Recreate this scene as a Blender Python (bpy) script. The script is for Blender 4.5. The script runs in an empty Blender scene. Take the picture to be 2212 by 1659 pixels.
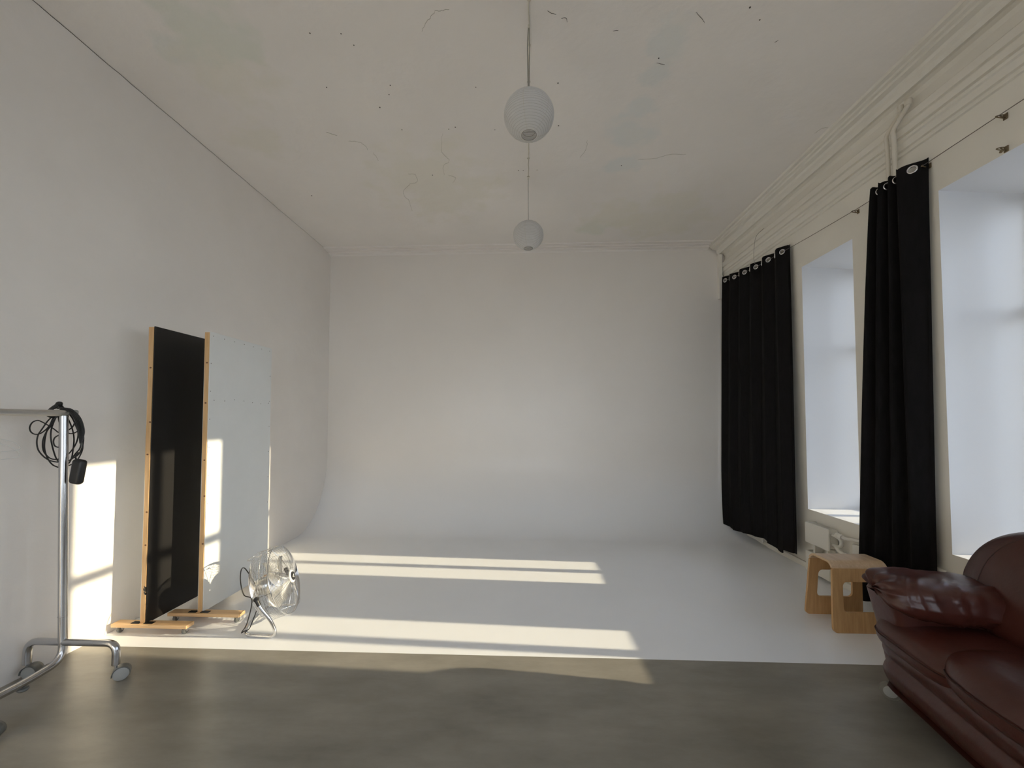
import bpy, bmesh, math, random
from mathutils import Vector, Matrix, noise
PI = math.pi
sc = bpy.context.scene
COL = sc.collection
random.seed(7)

# ---------------------------------------------------------------- camera, light, exposure
F = 830.0
cam = bpy.data.cameras.new('camera')
cam.sensor_fit = 'HORIZONTAL'; cam.sensor_width = 36.0
cam.lens = F / 2212 * 36.0
cam.shift_y = 50.5 / 2212
cam.clip_start = 0.02
camo = bpy.data.objects.new('camera', cam); COL.objects.link(camo)
camo.location = (0, 0, 1.40)
camo.rotation_euler = (math.radians(90 + 1.9306), 0, math.radians(2.2768))
sc.camera = camo

SUN = Vector((-1.0, 0.0455, -0.280)).normalized()          # direction the light travels
sun = bpy.data.lights.new('sun', 'SUN')
sun.energy = 4.6; sun.color = (1.0, 0.845, 0.60); sun.angle = math.radians(0.53)
suno = bpy.data.objects.new('sun', sun); COL.objects.link(suno)
suno.location = (9, 2, 6)
suno.rotation_euler = SUN.to_track_quat('-Z', 'Y').to_euler()

w = bpy.data.worlds.new('world'); sc.world = w; w.use_nodes = True
nt = w.node_tree; bg = nt.nodes['Background']
tcw = nt.nodes.new('ShaderNodeTexCoord'); sxyz = nt.nodes.new('ShaderNodeSeparateXYZ'); rpw = nt.nodes.new('ShaderNodeValToRGB')
rpw.color_ramp.elements[0].position = 0.0; rpw.color_ramp.elements[0].color = (.86, .92, 1.0, 1)       # pale haze at the horizon
rpw.color_ramp.elements[1].position = 0.75; rpw.color_ramp.elements[1].color = (.54, .69, 1.0, 1)      # clear blue overhead
nt.links.new(tcw.outputs['Generated'], sxyz.inputs[0]); nt.links.new(sxyz.outputs['Z'], rpw.inputs['Fac'])
nt.links.new(rpw.outputs['Color'], bg.inputs['Color'])
bg.inputs['Strength'].default_value = 2.75

sc.view_settings.view_transform = 'Standard'; sc.view_settings.look = 'None'
sc.view_settings.gamma = 1.0; sc.view_settings.use_curve_mapping = False
sc.view_settings.exposure = 1.0
sc.cycles.max_bounces = 14; sc.cycles.diffuse_bounces = 10; sc.cycles.glossy_bounces = 6
sc.cycles.transparent_max_bounces = 16
sc.cycles.use_denoising = True
sc.cycles.sample_clamp_indirect = 6.0

# ---------------------------------------------------------------- materials
def mat(name, col, rough=0.5, metal=0.0, spec=0.5, trans=0.0):
    m = bpy.data.materials.new(name); m.use_nodes = True
    b = m.node_tree.nodes['Principled BSDF']
    b.inputs['Base Color'].default_value = (*col, 1); b.inputs['Roughness'].default_value = rough
    b.inputs['Metallic'].default_value = metal; b.inputs['Specular IOR Level'].default_value = spec
    return m
def nodes(m): return m.node_tree.nodes, m.node_tree.links, m.node_tree.nodes['Principled BSDF']
def noise_tint(m, c1, c2, scale, detail=5, rough=0.6, lo=0.35, hi=0.65, stretch=(1, 1, 1), bump=0.0, bscale=None, bdist=0.01):
    N, L, b = nodes(m)
    tc = N.new('ShaderNodeTexCoord'); mp = N.new('ShaderNodeMapping'); mp.inputs['Scale'].default_value = stretch
    nz = N.new('ShaderNodeTexNoise'); nz.inputs['Scale'].default_value = scale; nz.inputs['Detail'].default_value = detail
    nz.inputs['Roughness'].default_value = rough
    rp = N.new('ShaderNodeValToRGB')
    rp.color_ramp.elements[0].position = lo; rp.color_ramp.elements[1].position = hi
    rp.color_ramp.elements[0].color = (*c1, 1); rp.color_ramp.elements[1].color = (*c2, 1)
    L.new(tc.outputs['Object'], mp.inputs['Vector']); L.new(mp.outputs[0], nz.inputs['Vector'])
    L.new(nz.outputs['Fac'], rp.inputs['Fac']); L.new(rp.outputs['Color'], b.inputs['Base Color'])
    if bump:
        n2 = N.new('ShaderNodeTexNoise'); n2.inputs['Scale'].default_value = bscale or scale * 6; n2.inputs['Detail'].default_value = 4
        bp = N.new('ShaderNodeBump'); bp.inputs['Strength'].default_value = bump; bp.inputs['Distance'].default_value = bdist
        L.new(mp.outputs[0], n2.inputs['Vector']); L.new(n2.outputs['Fac'], bp.inputs['Height']); L.new(bp.outputs[0], b.inputs['Normal'])
    return rp.outputs['Color'], tc, mp

M = {}
M['wall'] = mat('white_wall_paint', (.80, .785, .755), .55, spec=.35)
noise_tint(M['wall'], (.835, .805, .775), (.875, .845, .815), 1.3, bump=.12, bscale=14, bdist=.02)
M['wall_right'] = mat('cream_wall_paint', (.76, .735, .67), .5, spec=.35)
noise_tint(M['wall_right'], (.79, .765, .70), (.825, .80, .735), 1.6, bump=.10, bscale=16, bdist=.015)
M['reveal'] = mat('white_reveal_paint', (.74, .76, .80), .45)
M['cyc'] = mat('white_cyclorama_paint', (.80, .79, .77), .33, spec=.45)
col, tc, mp = noise_tint(M['cyc'], (.825, .79, .75), (.85, .815, .775), .9, bump=.03, bscale=6)
N, L, b = nodes(M['cyc'])                                   # cool skylight tint of the floor painted in, fading up the cove
sx = N.new('ShaderNodeSeparateXYZ'); L.new(tc.outputs['Object'], sx.inputs[0])
mr = N.new('ShaderNodeMapRange'); mr.interpolation_type = 'SMOOTHSTEP'; mr.inputs['From Min'].default_value = 0.0; mr.inputs['From Max'].default_value = 1.0
L.new(sx.outputs['Z'], mr.inputs['Value'])
mx = N.new('ShaderNodeMix'); mx.data_type = 'RGBA'; mx.inputs['A'].default_value = (.862, .882, .912, 1)
L.new(mr.outputs[0], mx.inputs['Factor']); L.new(col, mx.inputs['B']); L.new(mx.outputs['Result'], b.inputs['Base Color'])
M['cornice'] = mat('cornice_paint', (.76, .735, .675), .5, spec=.35)
noise_tint(M['cornice'], (.77, .745, .685), (.82, .795, .735), 3.0, stretch=(1, .25, 1))
M['dark_gap'] = mat('dark_crack', (.10, .095, .085), .9, spec=.1)
M['soft_crack'] = mat('plaster_crack', (.47, .45, .40), .9, spec=.1)

# ceiling: old plaster with repaired, discoloured patches
M['ceiling'] = mat('old_plaster_ceiling', (.76, .74, .70), .8, spec=.15)
col, tc, mp = noise_tint(M['ceiling'], (.845, .815, .785), (.90, .87, .84), 1.1, detail=8, lo=.3, hi=.7, bump=.22, bscale=7, bdist=.03)
N, L, b = nodes(M['ceiling'])
prev = col
geo = N.new('ShaderNodeNewGeometry')
wob = N.new('ShaderNodeTexNoise'); wob.inputs['Scale'].default_value = 5; wob.inputs['Detail'].default_value = 5
L.new(geo.outputs['Position'], wob.inputs['Vector'])
BL = [(.882, 2.332, .17, 0), (.876, 2.584, .12, 0), (.859, 2.828, .13, 0), (.862, 3.123, .22, 0), (.88, 3.486, .16, 0), (.851, 4.672, .2, 2),
      (1.6, 4.45, .55, 1), (1.0, 4.4, .35, 1), (-2.232, 2.281, .12, 0), (-2.05, 2.45, .3, 1), (-2.234, 3.046, .25, 1), (-.9, 3.75, .6, 1), (-1.9, 2.15, .25, 2)]
for x, y, r, k in BL:
    dv = N.new('ShaderNodeVectorMath'); dv.operation = 'DISTANCE'; dv.inputs[1].default_value = (x, y, 3.75)
    L.new(geo.outputs['Position'], dv.inputs[0])
    ad = N.new('ShaderNodeMath'); ad.operation = 'MULTIPLY_ADD'; ad.inputs[1].default_value = r * 2.4; ad.inputs[2].default_value = -r * 1.2
    L.new(wob.outputs['Fac'], ad.inputs[0])
    sm = N.new('ShaderNodeMath'); sm.operation = 'ADD'; L.new(dv.outputs['Value'], sm.inputs[0]); L.new(ad.outputs[0], sm.inputs[1])
    mr = N.new('ShaderNodeMapRange'); mr.inputs['From Min'].default_value = r * .55; mr.inputs['From Max'].default_value = r * 1.1
    mr.inputs['To Min'].default_value = (.55, .5, .6)[k]; mr.inputs['To Max'].default_value = 0
    L.new(sm.outputs[0], mr.inputs['Value'])
    mx = N.new('ShaderNodeMix'); mx.data_type = 'RGBA'
    L.new(mr.outputs[0], mx.inputs['Factor']); L.new(prev, mx.inputs['A'])
    mx.inputs['B'].default_value = ((.76, .80, .80, 1), (.82, .795, .70, 1), (.75, .785, .715, 1))[k]
    prev = mx.outputs['Result']
L.new(prev, b.inputs['Base Color'])

# grey poured floor, streaky and glossy
M['grey_floor'] = mat('grey_floor_coating', (.2, .19, .17), .3, spec=.5)
col, tc, mp = noise_tint(M['grey_floor'], (.098, .090, .074), (.39, .366, .316), 2.6, detail=9, rough=.66, lo=.0, hi=1.0, stretch=(.6, 1.7, 1))
N, L, b = nodes(M['grey_floor'])
b.inputs['Roughness'].default_value = .29
M['white_floor'] = mat('white_floor_paint', (.80, .80, .795), .30, spec=.48)
noise_tint(M['white_floor'], (.852, .872, .902), (.872, .892, .922), 1.5, bump=.03, bscale=6)
M['ground'] = mat('bounce_ground', (.28, .27, .25), .9)
noise_tint(M['ground'], (.17, .17, .155), (.26, .25, .235), .5)

def wood(name, c1, c2, axis):
    m = mat(name, c1, .42, spec=.4)
    st = [9, 9, 9]; st[axis] = .7
    noise_tint(m, c1, c2, 6, detail=6, lo=.3, hi=.72, stretch=tuple(st), bump=.05, bscale=10, bdist=.002)
    return m
M['pine_v'] = wood('pine_upright', (.60, .36, .16), (.76, .50, .26), 2)
M['pine_h'] = wood('pine_foot', (.66, .41, .20), (.80, .55, .31), 0)
M['ply_top'] = wood('bent_plywood_seat', (.52, .36, .21), (.66, .49, .33), 1)
M['ply_leg'] = wood('bent_plywood_leg', (.47, .28, .12), (.62, .39, .19), 2)
M['knot'] = mat('wood_knot', (.16, .07, .03), .6)
M['black_board'] = mat('black_painted_board', (.016, .015, .015), .38, spec=.5)
noise_tint(M['black_board'], (.008, .0075, .0075), (.014, .013, .0125), 3, stretch=(1, 1, .3))
M['white_board'] = mat('white_painted_board', (.78, .80, .80), .4)
noise_tint(M['white_board'], (.76, .78, .78), (.80, .82, .82), 2)
M['screw'] = mat('screw_head', (.25, .24, .22), .5, .6)
M['iron'] = mat('black_iron', (.02, .02, .02), .5, .3)
M['chrome'] = mat('chrome', (.72, .72, .73), .14, 1.0)
M['tube'] = mat('chromed_steel_tube', (.55, .55, .56), .20, 1.0)
M['steel'] = mat('brushed_steel', (.62, .61, .59), .3, 1.0)
M['alu'] = mat('aluminium_blade', (.80, .78, .74), .32, .85)
M['grey_plastic'] = mat('grey_plastic', (.13, .135, .13), .45)
M['pale_plastic'] = mat('pale_grey_plastic', (.33, .335, .32), .4)
M['black_plastic'] = mat('black_plastic', (.012, .012, .013), .42)
M['black_rubber'] = mat('black_rubber_cable', (.012, .012, .012), .5)
M['white_plastic'] = mat('white_plastic', (.72, .72, .70), .4)
M['badge'] = mat('silver_badge', (.8, .8, .8), .3, .3)
M['curtain'] = mat('black_curtain_cloth', (.0075, .007, .0075), .9, spec=.15)
noise_tint(M['curtain'], (.006, .006, .006), (.010, .009, .010), 40, stretch=(1, 1, .2))
M['radiator'] = mat('radiator_enamel', (.74, .72, .66), .4)
M['cream_pipe'] = mat('cream_pipe_paint', (.70, .66, .58), .5)
M['white_wire'] = mat('white_cable', (.66, .63, .55), .5)
M['grey_cable'] = mat('grey_flex', (.30, .29, .26), .5)
M['hoop'] = mat('paper_hoop', (.52, .51, .49), .7)
M['wire'] = mat('steel_wire', (.22, .2, .18), .4, .8)
M['rust'] = mat('old_brass', (.20, .15, .09), .5, .6)
M['frame'] = mat('window_frame_paint', (.74, .73, .70), .4)

M['glass'] = bpy.data.materials.new('window_glass'); M['glass'].use_nodes = True
N = M['glass'].node_tree.nodes; L = M['glass'].node_tree.links
N.remove(N['Principled BSDF']); out = N['Material Output']
tr = N.new('ShaderNodeBsdfTransparent'); tr.inputs[0].default_value = (.96, .97, .96, 1)
gl = N.new('ShaderNodeBsdfGlossy'); gl.inputs['Roughness'].default_value = .02
fr = N.new('ShaderNodeFresnel'); fr.inputs['IOR'].default_value = 1.45
mx = N.new('ShaderNodeMixShader')
L.new(fr.outputs[0], mx.inputs[0]); L.new(tr.outputs[0], mx.inputs[1]); L.new(gl.outputs[0], mx.inputs[2]); L.new(mx.outputs[0], out.inputs['Surface'])

M['paper'] = mat('white_rice_paper', (.80, .80, .80), .8, spec=.1)
N, L, b = nodes(M['paper'])
tl = N.new('ShaderNodeBsdfTranslucent'); tl.inputs[0].default_value = (.8, .79, .78, 1)
ms = N.new('ShaderNodeMixShader'); ms.inputs[0].default_value = .4
L.new(b.outputs[0], ms.inputs[1]); L.new(tl.outputs[0], ms.inputs[2]); L.new(ms.outputs[0], N['Material Output'].inputs['Surface'])

M['leather'] = mat('burgundy_leather', (.085, .022, .016), .33, spec=.5)
col, tc, mp = noise_tint(M['leather'], (.050, .0125, .009), (.072, .020, .014), 4, lo=.3, hi=.7)
N, L, b = nodes(M['leather'])
vo = N.new('ShaderNodeTexVoronoi'); vo.inputs['Scale'].default_value = 260; vo.feature = 'DISTANCE_TO_EDGE'
nn = N.new('ShaderNodeTexNoise'); nn.inputs['Scale'].default_value = 16; nn.inputs['Detail'].default_value = 6
L.new(tc.outputs['Object'], vo.inputs['Vector']); L.new(tc.outputs['Object'], nn.inputs['Vector'])
b1 = N.new('ShaderNodeBump'); b1.inputs['Strength'].default_value = .08; b1.inputs['Distance'].default_value = .002
b2 = N.new('ShaderNodeBump'); b2.inputs['Strength'].default_value = .22; b2.inputs['Distance'].default_value = .012
L.new(vo.outputs['Distance'], b1.inputs['Height']); L.new(nn.outputs['Fac'], b2.inputs['Height'])
L.new(b1.outputs[0], b2.inputs['Normal']); L.new(b2.outputs[0], b.inputs['Normal'])
M['seam'] = mat('leather_seam', (.03, .008, .006), .6)
M['caster_rim'] = mat('dusty_caster_rim', (.17, .16, .135), .7)

# ---------------------------------------------------------------- mesh helpers
def mesh_obj(name, bm, m, parent=None, smooth=None):
    """link one bmesh as one mesh object; smooth = auto-smooth angle in degrees"""
    me = bpy.data.meshes.new(name)
    bmesh.ops.recalc_face_normals(bm, faces=bm.faces[:])
    if smooth is not None:
        lim = math.radians(smooth)
        for f in bm.faces: f.smooth = True
        for e in bm.edges:
            if len(e.link_faces) == 2 and e.calc_face_angle(0) > lim: e.smooth = False
    bm.to_mesh(me); bm.free()
    for q in (m if isinstance(m, (list, tuple)) else [m]): me.materials.append(q)
    o = bpy.data.objects.new(name, me); COL.objects.link(o)
    if parent is not None: o.parent = parent
    return o
def thing(name, label, cat, loc=(0, 0, 0), rotz=0.0, group=None):
    o = bpy.data.objects.new(name, None); COL.objects.link(o)
    o.empty_display_size = .1; o.location = loc; o.rotation_euler = (0, 0, rotz)
    o['label'] = label; o['category'] = cat
    if group: o['group'] = group
    return o
def tag(o, label, cat, group=None):
    o['label'] = label; o['category'] = cat
    if group: o['group'] = group
    return o
def struct(name, bm, m, parent=None, smooth=None):
    o = mesh_obj(name, bm, m, parent, smooth)
    if parent is None: o['kind'] = 'structure'
    return o
def B(): return bmesh.new()
def box(bm, x0, x1, y0, y1, z0, z1, bev=0.0, seg=2, mi=0):
    r = bmesh.ops.create_cube(bm, size=1)
    vs = r['verts']
    for v in vs:
        v.co = Vector(((x0 + x1) / 2 + v.co.x * (x1 - x0), (y0 + y1) / 2 + v.co.y * (y1 - y0), (z0 + z1) / 2 + v.co.z * (z1 - z0)))
    fs = set(f for v in vs for f in v.link_faces)
    for f in fs: f.material_index = mi
    if bev:
        es = list(set(e for v in vs for e in v.link_edges))
        bmesh.ops.bevel(bm, geom=es, offset=bev, segments=seg, profile=.5, affect='EDGES', clamp_overlap=True)
def spline(pts, n=8, closed=False):
    P = [Vector(p) for p in pts]; out = []
    m = len(P); rng = m if closed else m - 1
    for i in range(rng):
        if closed: p0, p1, p2, p3 = P[(i - 1) % m], P[i], P[(i + 1) % m], P[(i + 2) % m]
        else: p0, p1, p2, p3 = P[max(i - 1, 0)], P[i], P[i + 1], P[min(i + 2, m - 1)]
        for k in range(n):
            t = k / n
            out.append(.5 * ((2 * p1) + (p2 - p0) * t + (2 * p0 - 5 * p1 + 4 * p2 - p3) * t * t + (3 * p1 - p0 - 3 * p2 + p3) * t ** 3))
    if not closed: out.append(P[-1])
    return out
def fillet(pts, r, n=6):
    """polyline with rounded corners"""
    P = [Vector(p) for p in pts]; out = [P[0]]
    for i in range(1, len(P) - 1):
        a, b, c = P[i - 1], P[i], P[i + 1]
        d1 = (a - b); d2 = (c - b); rr = min(r, d1.length * .49, d2.length * .49)
        s = b + d1.normalized() * rr; e = b + d2.normalized() * rr
        for k in range(n + 1):
            t = k / n
            out.append(s.lerp(b, t).lerp(b.lerp(e, t), t))
    out.append(P[-1]); return out
def tube(bm, pts, r, seg=8, closed=False, mi=0, caps=True):
    P = [Vector(p) for p in pts]; m = len(P)
    rad = r if callable(r) else (lambda t: r)
    rings = []; up = None
    for i in range(m):
        a = P[(i - 1) % m] if (closed or i > 0) else P[i]
        c = P[(i + 1) % m] if (closed or i < m - 1) else P[i]
        t = (c - a)
        if t.length < 1e-9: t = Vector((0, 0, 1))
        t.normalize()
        if up is None:
            up = Vector((0, 0, 1)) if abs(t.z) < .9 else Vector((1, 0, 0))
        up = (up - t * up.dot(t))
        if up.length < 1e-6: up = t.orthogonal()
        up.normalize(); sd = t.cross(up)
        R = rad(i / max(1, m - 1))
        rings.append([bm.verts.new(P[i] + (up * math.cos(2 * PI * k / seg) + sd * math.sin(2 * PI * k / seg)) * R) for k in range(seg)])
    for i in range(m if closed else m - 1):
        A, C = rings[i], rings[(i + 1) % m]
        for k in range(seg):
            f = bm.faces.new((A[k], A[(k + 1) % seg], C[(k + 1) % seg], C[k])); f.material_index = mi
    if caps and not closed:
        for rg in (rings[0], rings[-1]):
            try: bm.faces.new(rg).material_index = mi
            except ValueError: pass
def ring_pts(c, ax, r, n=32, ry=None, up=None):
    ax = Vector(ax).normalized(); u = Vector(up) if up else ax.orthogonal(); u = (u - ax * u.dot(ax)).normalized(); v = ax.cross(u)
    ry = ry or r
    return [Vector(c) + u * r * math.cos(2 * PI * k / n) + v * ry * math.sin(2 * PI * k / n) for k in range(n)]
def lathe(bm, prof, c=(0, 0, 0), ax=(0, 0, 1), n=24, cap=True):
    """prof = [(r, h)] turned about ax through c"""
    ax = Vector(ax).normalized(); u = ax.orthogonal().normalized(); v = ax.cross(u); c = Vector(c)
    rs = []
    for r, h in prof:
        rs.append([bm.verts.new(c + ax * h + (u * math.cos(2 * PI * k / n) + v * math.sin(2 * PI * k / n)) * r) for k in range(n)])
    for A, C in zip(rs, rs[1:]):
        for k in range(n): bm.faces.new((A[k], A[(k + 1) % n], C[(k + 1) % n], C[k]))
    if cap:
        for rg in (rs[0], rs[-1]): bm.faces.new(rg)
def grid(bm, rows, closed_u=False, closed_v=False, mi=0):
    V = [[bm.verts.new(p) for p in r] for r in rows]
    nr, nc = len(V), len(V[0])
    for i in range(nr if closed_u else nr - 1):
        for j in range(nc if closed_v else nc - 1):
            q = (V[i][j], V[i][(j + 1) % nc], V[(i + 1) % nr][(j + 1) % nc], V[(i + 1) % nr][j])
            try: bm.faces.new(q).material_index = mi
            except ValueError: pass
    return V
def prism(bm, poly, ax, d0, d1):
    """extrude a closed 2-D polygon along axis 0, 1 or 2"""
    def P(p, d):
        if ax == 0: return Vector((d, p[0], p[1]))
        if ax == 1: return Vector((p[0], d, p[1]))
        return Vector((p[0], p[1], d))
    a = [bm.verts.new(P(p, d0)) for p in poly]; c = [bm.verts.new(P(p, d1)) for p in poly]
    n = len(poly)
    for i in range(n): bm.faces.new((a[i], a[(i + 1) % n], c[(i + 1) % n], c[i]))
    bm.faces.new(a); bm.faces.new(c)
def sgn(x, e): return math.copysign(abs(x) ** e, x)
def superell(c, a, e1, e2, nu=28, nv=40, deform=None):
    """rows of points of a superellipsoid (e < 1 boxy); deform(p_unit, p) may move each"""
    rows = []
    for i in range(nu + 1):
        th = -PI / 2 + PI * i / nu; row = []
        for j in range(nv):
            ph = 2 * PI * j / nv
            q = Vector((sgn(math.cos(th), e1) * sgn(math.cos(ph), e2), sgn(math.cos(th), e1) * sgn(math.sin(ph), e2), sgn(math.sin(th), e1)))
            p = Vector((c[0] + a[0] * q.x, c[1] + a[1] * q.y, c[2] + a[2] * q.z))
            row.append(deform(q, p) if deform else p)
        rows.append(row)
    return rows
def shell(bm, rows):
    V = grid(bm, rows, closed_v=True)
    bmesh.ops.remove_doubles(bm, verts=bm.verts[:], dist=1e-5)
    return V
def subsurf(o, n=1):
    md = o.modifiers.new('subdivision', 'SUBSURF'); md.levels = n; md.render_levels = n

# ---------------------------------------------------------------- room
XL, XR, YB, YF, ZC = -2.76, 2.66, 5.22, -4.8, 3.75
YE = 2.33                      # edge between grey floor and white floor
CY, CZ = .70, .95              # cove of the cyclorama
bm = B()
grid(bm, [[(XL, YF, 0), (XL, YE, 0)], [(XR, YF, 0), (XR, YE, 0)]], mi=0)
grid(bm, [[(XL, YE, 0), (XL, YB - CY, 0)], [(XR, YE, 0), (XR, YB - CY, 0)]], mi=1)
grid(bm, [[(XL, YF, -.12), (XL, YB - CY, -.12)], [(XR, YF, -.12), (XR, YB - CY, -.12)]], mi=0)
floor = struct('floor', bm, [M['grey_floor'], M['white_floor']])

bm = B()                        # back wall with its cove running into the white floor
prof = []
for k in range(25):
    a = PI / 2 * k / 24
    prof.append((YB - CY + CY * math.sin(a), CZ * (1 - math.cos(a))))
prof.append((YB, ZC))
nx = 12
rows = [[(XL + (XR - XL) * i / nx, y, z) for y, z in prof] for i in range(nx + 1)]
grid(bm, rows)
grid(bm, [[(XL, YB + .2, -.12), (XL, YB + .2, ZC)], [(XR, YB + .2, -.12), (XR, YB + .2, ZC)]])
struct('wall_back', bm, M['cyc'], smooth=40)

bm = B(); box(bm, XL - .2, XL, YF - .2, YB + .2, -.12, ZC)
wall_left = struct('wall_left', bm, M['wall'])
bm = B(); box(bm, XL - .2, XR + .75, YF - .2, YB + .2, ZC, ZC + .2)
ceiling = struct('ceiling', bm, M['ceiling'])
# end wall behind the camera with three broad unseen windows added to brighten the room
FILL_WIN = [(-2.52, -1.0), (-.74, .70), (.94, 2.42)]; FZ = (.45, 2.95)
bm = B()
xs = [XL] + [v for a in FILL_WIN for v in a] + [XR]
for i in range(0, len(xs), 2): box(bm, xs[i], xs[i + 1], YF - .3, YF, -.12, ZC)
for a, c in FILL_WIN:
    box(bm, a, c, YF - .3, YF, -.12, FZ[0]); box(bm, a, c, YF - .3, YF, FZ[1], ZC)
struct('wall_front', bm, M['wall'])

# right wall: deep piers, sills and heads round narrow windows, then wider unseen ones added for more light
SILL, HEAD = .56, 2.885
WIN = [(4.46, 5.02), (3.205, 3.785), (1.945, 2.545), (.36, 1.17), (-.83, .05), (-2.08, -1.20), (-3.33, -2.45), (-4.58, -3.70)]
WT = .75; GX = XR + .585
ys = [YF - .2] + [v for a in sorted(WIN) for v in a] + [YB + .2]
bm = B()
def wquad(pts, mi): bm.faces.new([bm.verts.new(p) for p in pts]).material_index = mi
for i in range(0, len(ys), 2): # piers
    wquad([(XR, ys[i], -.12), (XR, ys[i + 1], -.12), (XR, ys[i + 1], ZC), (XR, ys[i], ZC)], 0)
    wquad([(XR + WT, ys[i], -.12), (XR + WT, ys[i + 1], -.12), (XR + WT, ys[i + 1], ZC), (XR + WT, ys[i], ZC)], 0)
for a, c in WIN:
    for X in (XR, XR + WT):
        wquad([(X, a, -.12), (X, c, -.12), (X, c, SILL), (X, a, SILL)], 0)
        wquad([(X, a, HEAD), (X, c, HEAD), (X, c, ZC), (X, a, ZC)], 0)
    X2 = XR + WT; hs = HEAD - .045
    wquad([(XR, a, SILL), (XR, c, SILL), (X2, c, SILL), (X2, a, SILL)], 1)
    wquad([(XR, a, HEAD), (XR, c, HEAD), (X2, c, hs), (X2, a, hs)], 1)
    for Y in (a, c): wquad([(XR, Y, SILL), (X2, Y, SILL), (X2, Y, hs), (XR, Y, HEAD)], 1)
for Y in (YF - .2, YB + .2): wquad([(XR, Y, -.12), (XR + WT, Y, -.12), (XR + WT, Y, ZC), (XR, Y, ZC)], 0)
wquad([(XR, YF - .2, -.12), (XR + WT, YF - .2, -.12), (XR + WT, YB + .2, -.12), (XR, YB + .2, -.12)], 0)
bmesh.ops.remove_doubles(bm, verts=bm.verts[:], dist=1e-4)
wall_right = struct('wall_right', bm, [M['wall_right'], M['reveal']])

for k, (a, c) in enumerate(WIN):
    z0, z1 = SILL, HEAD - .045; mid = c - (c - a) * .47
    bm = B()
    box(bm, GX - .03, GX + .04, a, a + .045, z0, z1, .006)
    box(bm, GX - .03, GX + .04, c - .03, c, z0, z1, .006)
    box(bm, GX - .03, GX + .04, a + .045, c - .03, z0, z0 + .05, .006)
    box(bm, GX - .03, GX + .04, a + .045, c - .03, z1 - .04, z1, .006)
    wn = struct('window_%d' % (k + 1), bm, M['frame'])
    bm = B(); box(bm, GX - .03, GX + .03, mid - .038, mid + .038, z0 + .05, z1 - .04, .006); mesh_obj('mullion', bm, M['frame'], wn)
    zt = 2.06
    for q, (p0, p1) in enumerate(((a + .045, mid - .038), (mid + .038, c - .03))):
        bm = B(); box(bm, GX - .025, GX + .025, p0, p1, zt, zt + .065, .005); mesh_obj('transom', bm, M['frame'], wn)
        for za, zb in ((z0 + .05, zt), (zt + .065, z1 - .04)):
            bm = B(); box(bm, GX - .003, GX + .003, p0, p1, za, zb); mesh_obj('pane', bm, M['glass'], wn)

for k, (a, c) in enumerate(FILL_WIN):
    bm = B(); y = YF - .2
    for x0, x1, z0, z1 in ((a, a + .06, *FZ), (c - .06, c, *FZ), (a + .06, c - .06, FZ[0], FZ[0] + .06), (a + .06, c - .06, FZ[1] - .06, FZ[1])): box(bm, x0, x1, y - .035, y + .035, z0, z1, .006)
    wn = struct('window_%d' % (len(WIN) + 1 + k), bm, M['frame'])  # one of the unseen end-wall windows added for light
    xm = (a + c) / 2
    bm = B(); box(bm, xm - .03, xm + .03, y - .03, y + .03, FZ[0] + .06, FZ[1] - .06, .006); mesh_obj('mullion', bm, M['frame'], wn)
    for x0, x1 in ((a + .06, xm - .03), (xm + .03, c - .06)):
        bm = B(); box(bm, x0, x1, y - .003, y + .003, FZ[0] + .06, FZ[1] - .06); mesh_obj('pane', bm, M['glass'], wn)

# cornice over the windows
prof = [(XR, ZC), (2.427, ZC), (2.433, 3.730), (2.462, 3.727), (2.466, 3.712), (2.486, 3.708), (2.490, 3.692), (2.530, 3.688), (2.542, 3.672), (2.546, 3.642), (2.562, 3.620),
        (2.600, 3.634), (2.634, 3.630), (2.648, 3.604), (2.650, 3.566), (2.638, 3.530), (2.620, 3.513), (2.612, 3.505), (2.610, 3.450), (2.628, 3.446), (2.630, 3.437), (2.615, 3.430),
        (2.615, 3.386), (2.634, 3.381), (2.634, 3.372), (2.618, 3.367), (2.621, 3.352), (2.634, 3.345), (2.637, 3.300), (2.653, 3.295), (2.653, 3.285), (2.642, 3.280), (2.645, 3.266), (XR, 3.262)]
bm = B(); prism(bm, prof, 1, YF, YB - .02)
struct('trim_1', bm, M['cornice'], smooth=22)
# flat moulding along the ceiling at the back wall
prof = [(YB, ZC), (5.03, ZC), (5.035, 3.738), (5.075, 3.736), (5.082, 3.744), (5.10, 3.744), (5.105, 3.732), (5.14, 3.73), (5.147, 3.740), (5.16, 3.740), (5.165, 3.722), (5.205, 3.716), (YB, 3.700)]
bm = B(); prism(bm, prof, 0, XL, 2.44)
struct('trim_2', bm, M['ceiling'], smooth=22)
# raised strip where the studio wall stops beside the window wall
bm = B(); box(bm, 2.56, 2.605, YB - .055, YB, 3.02, 3.62, .006)
struct('trim_3', bm, M['cornice'])

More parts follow.
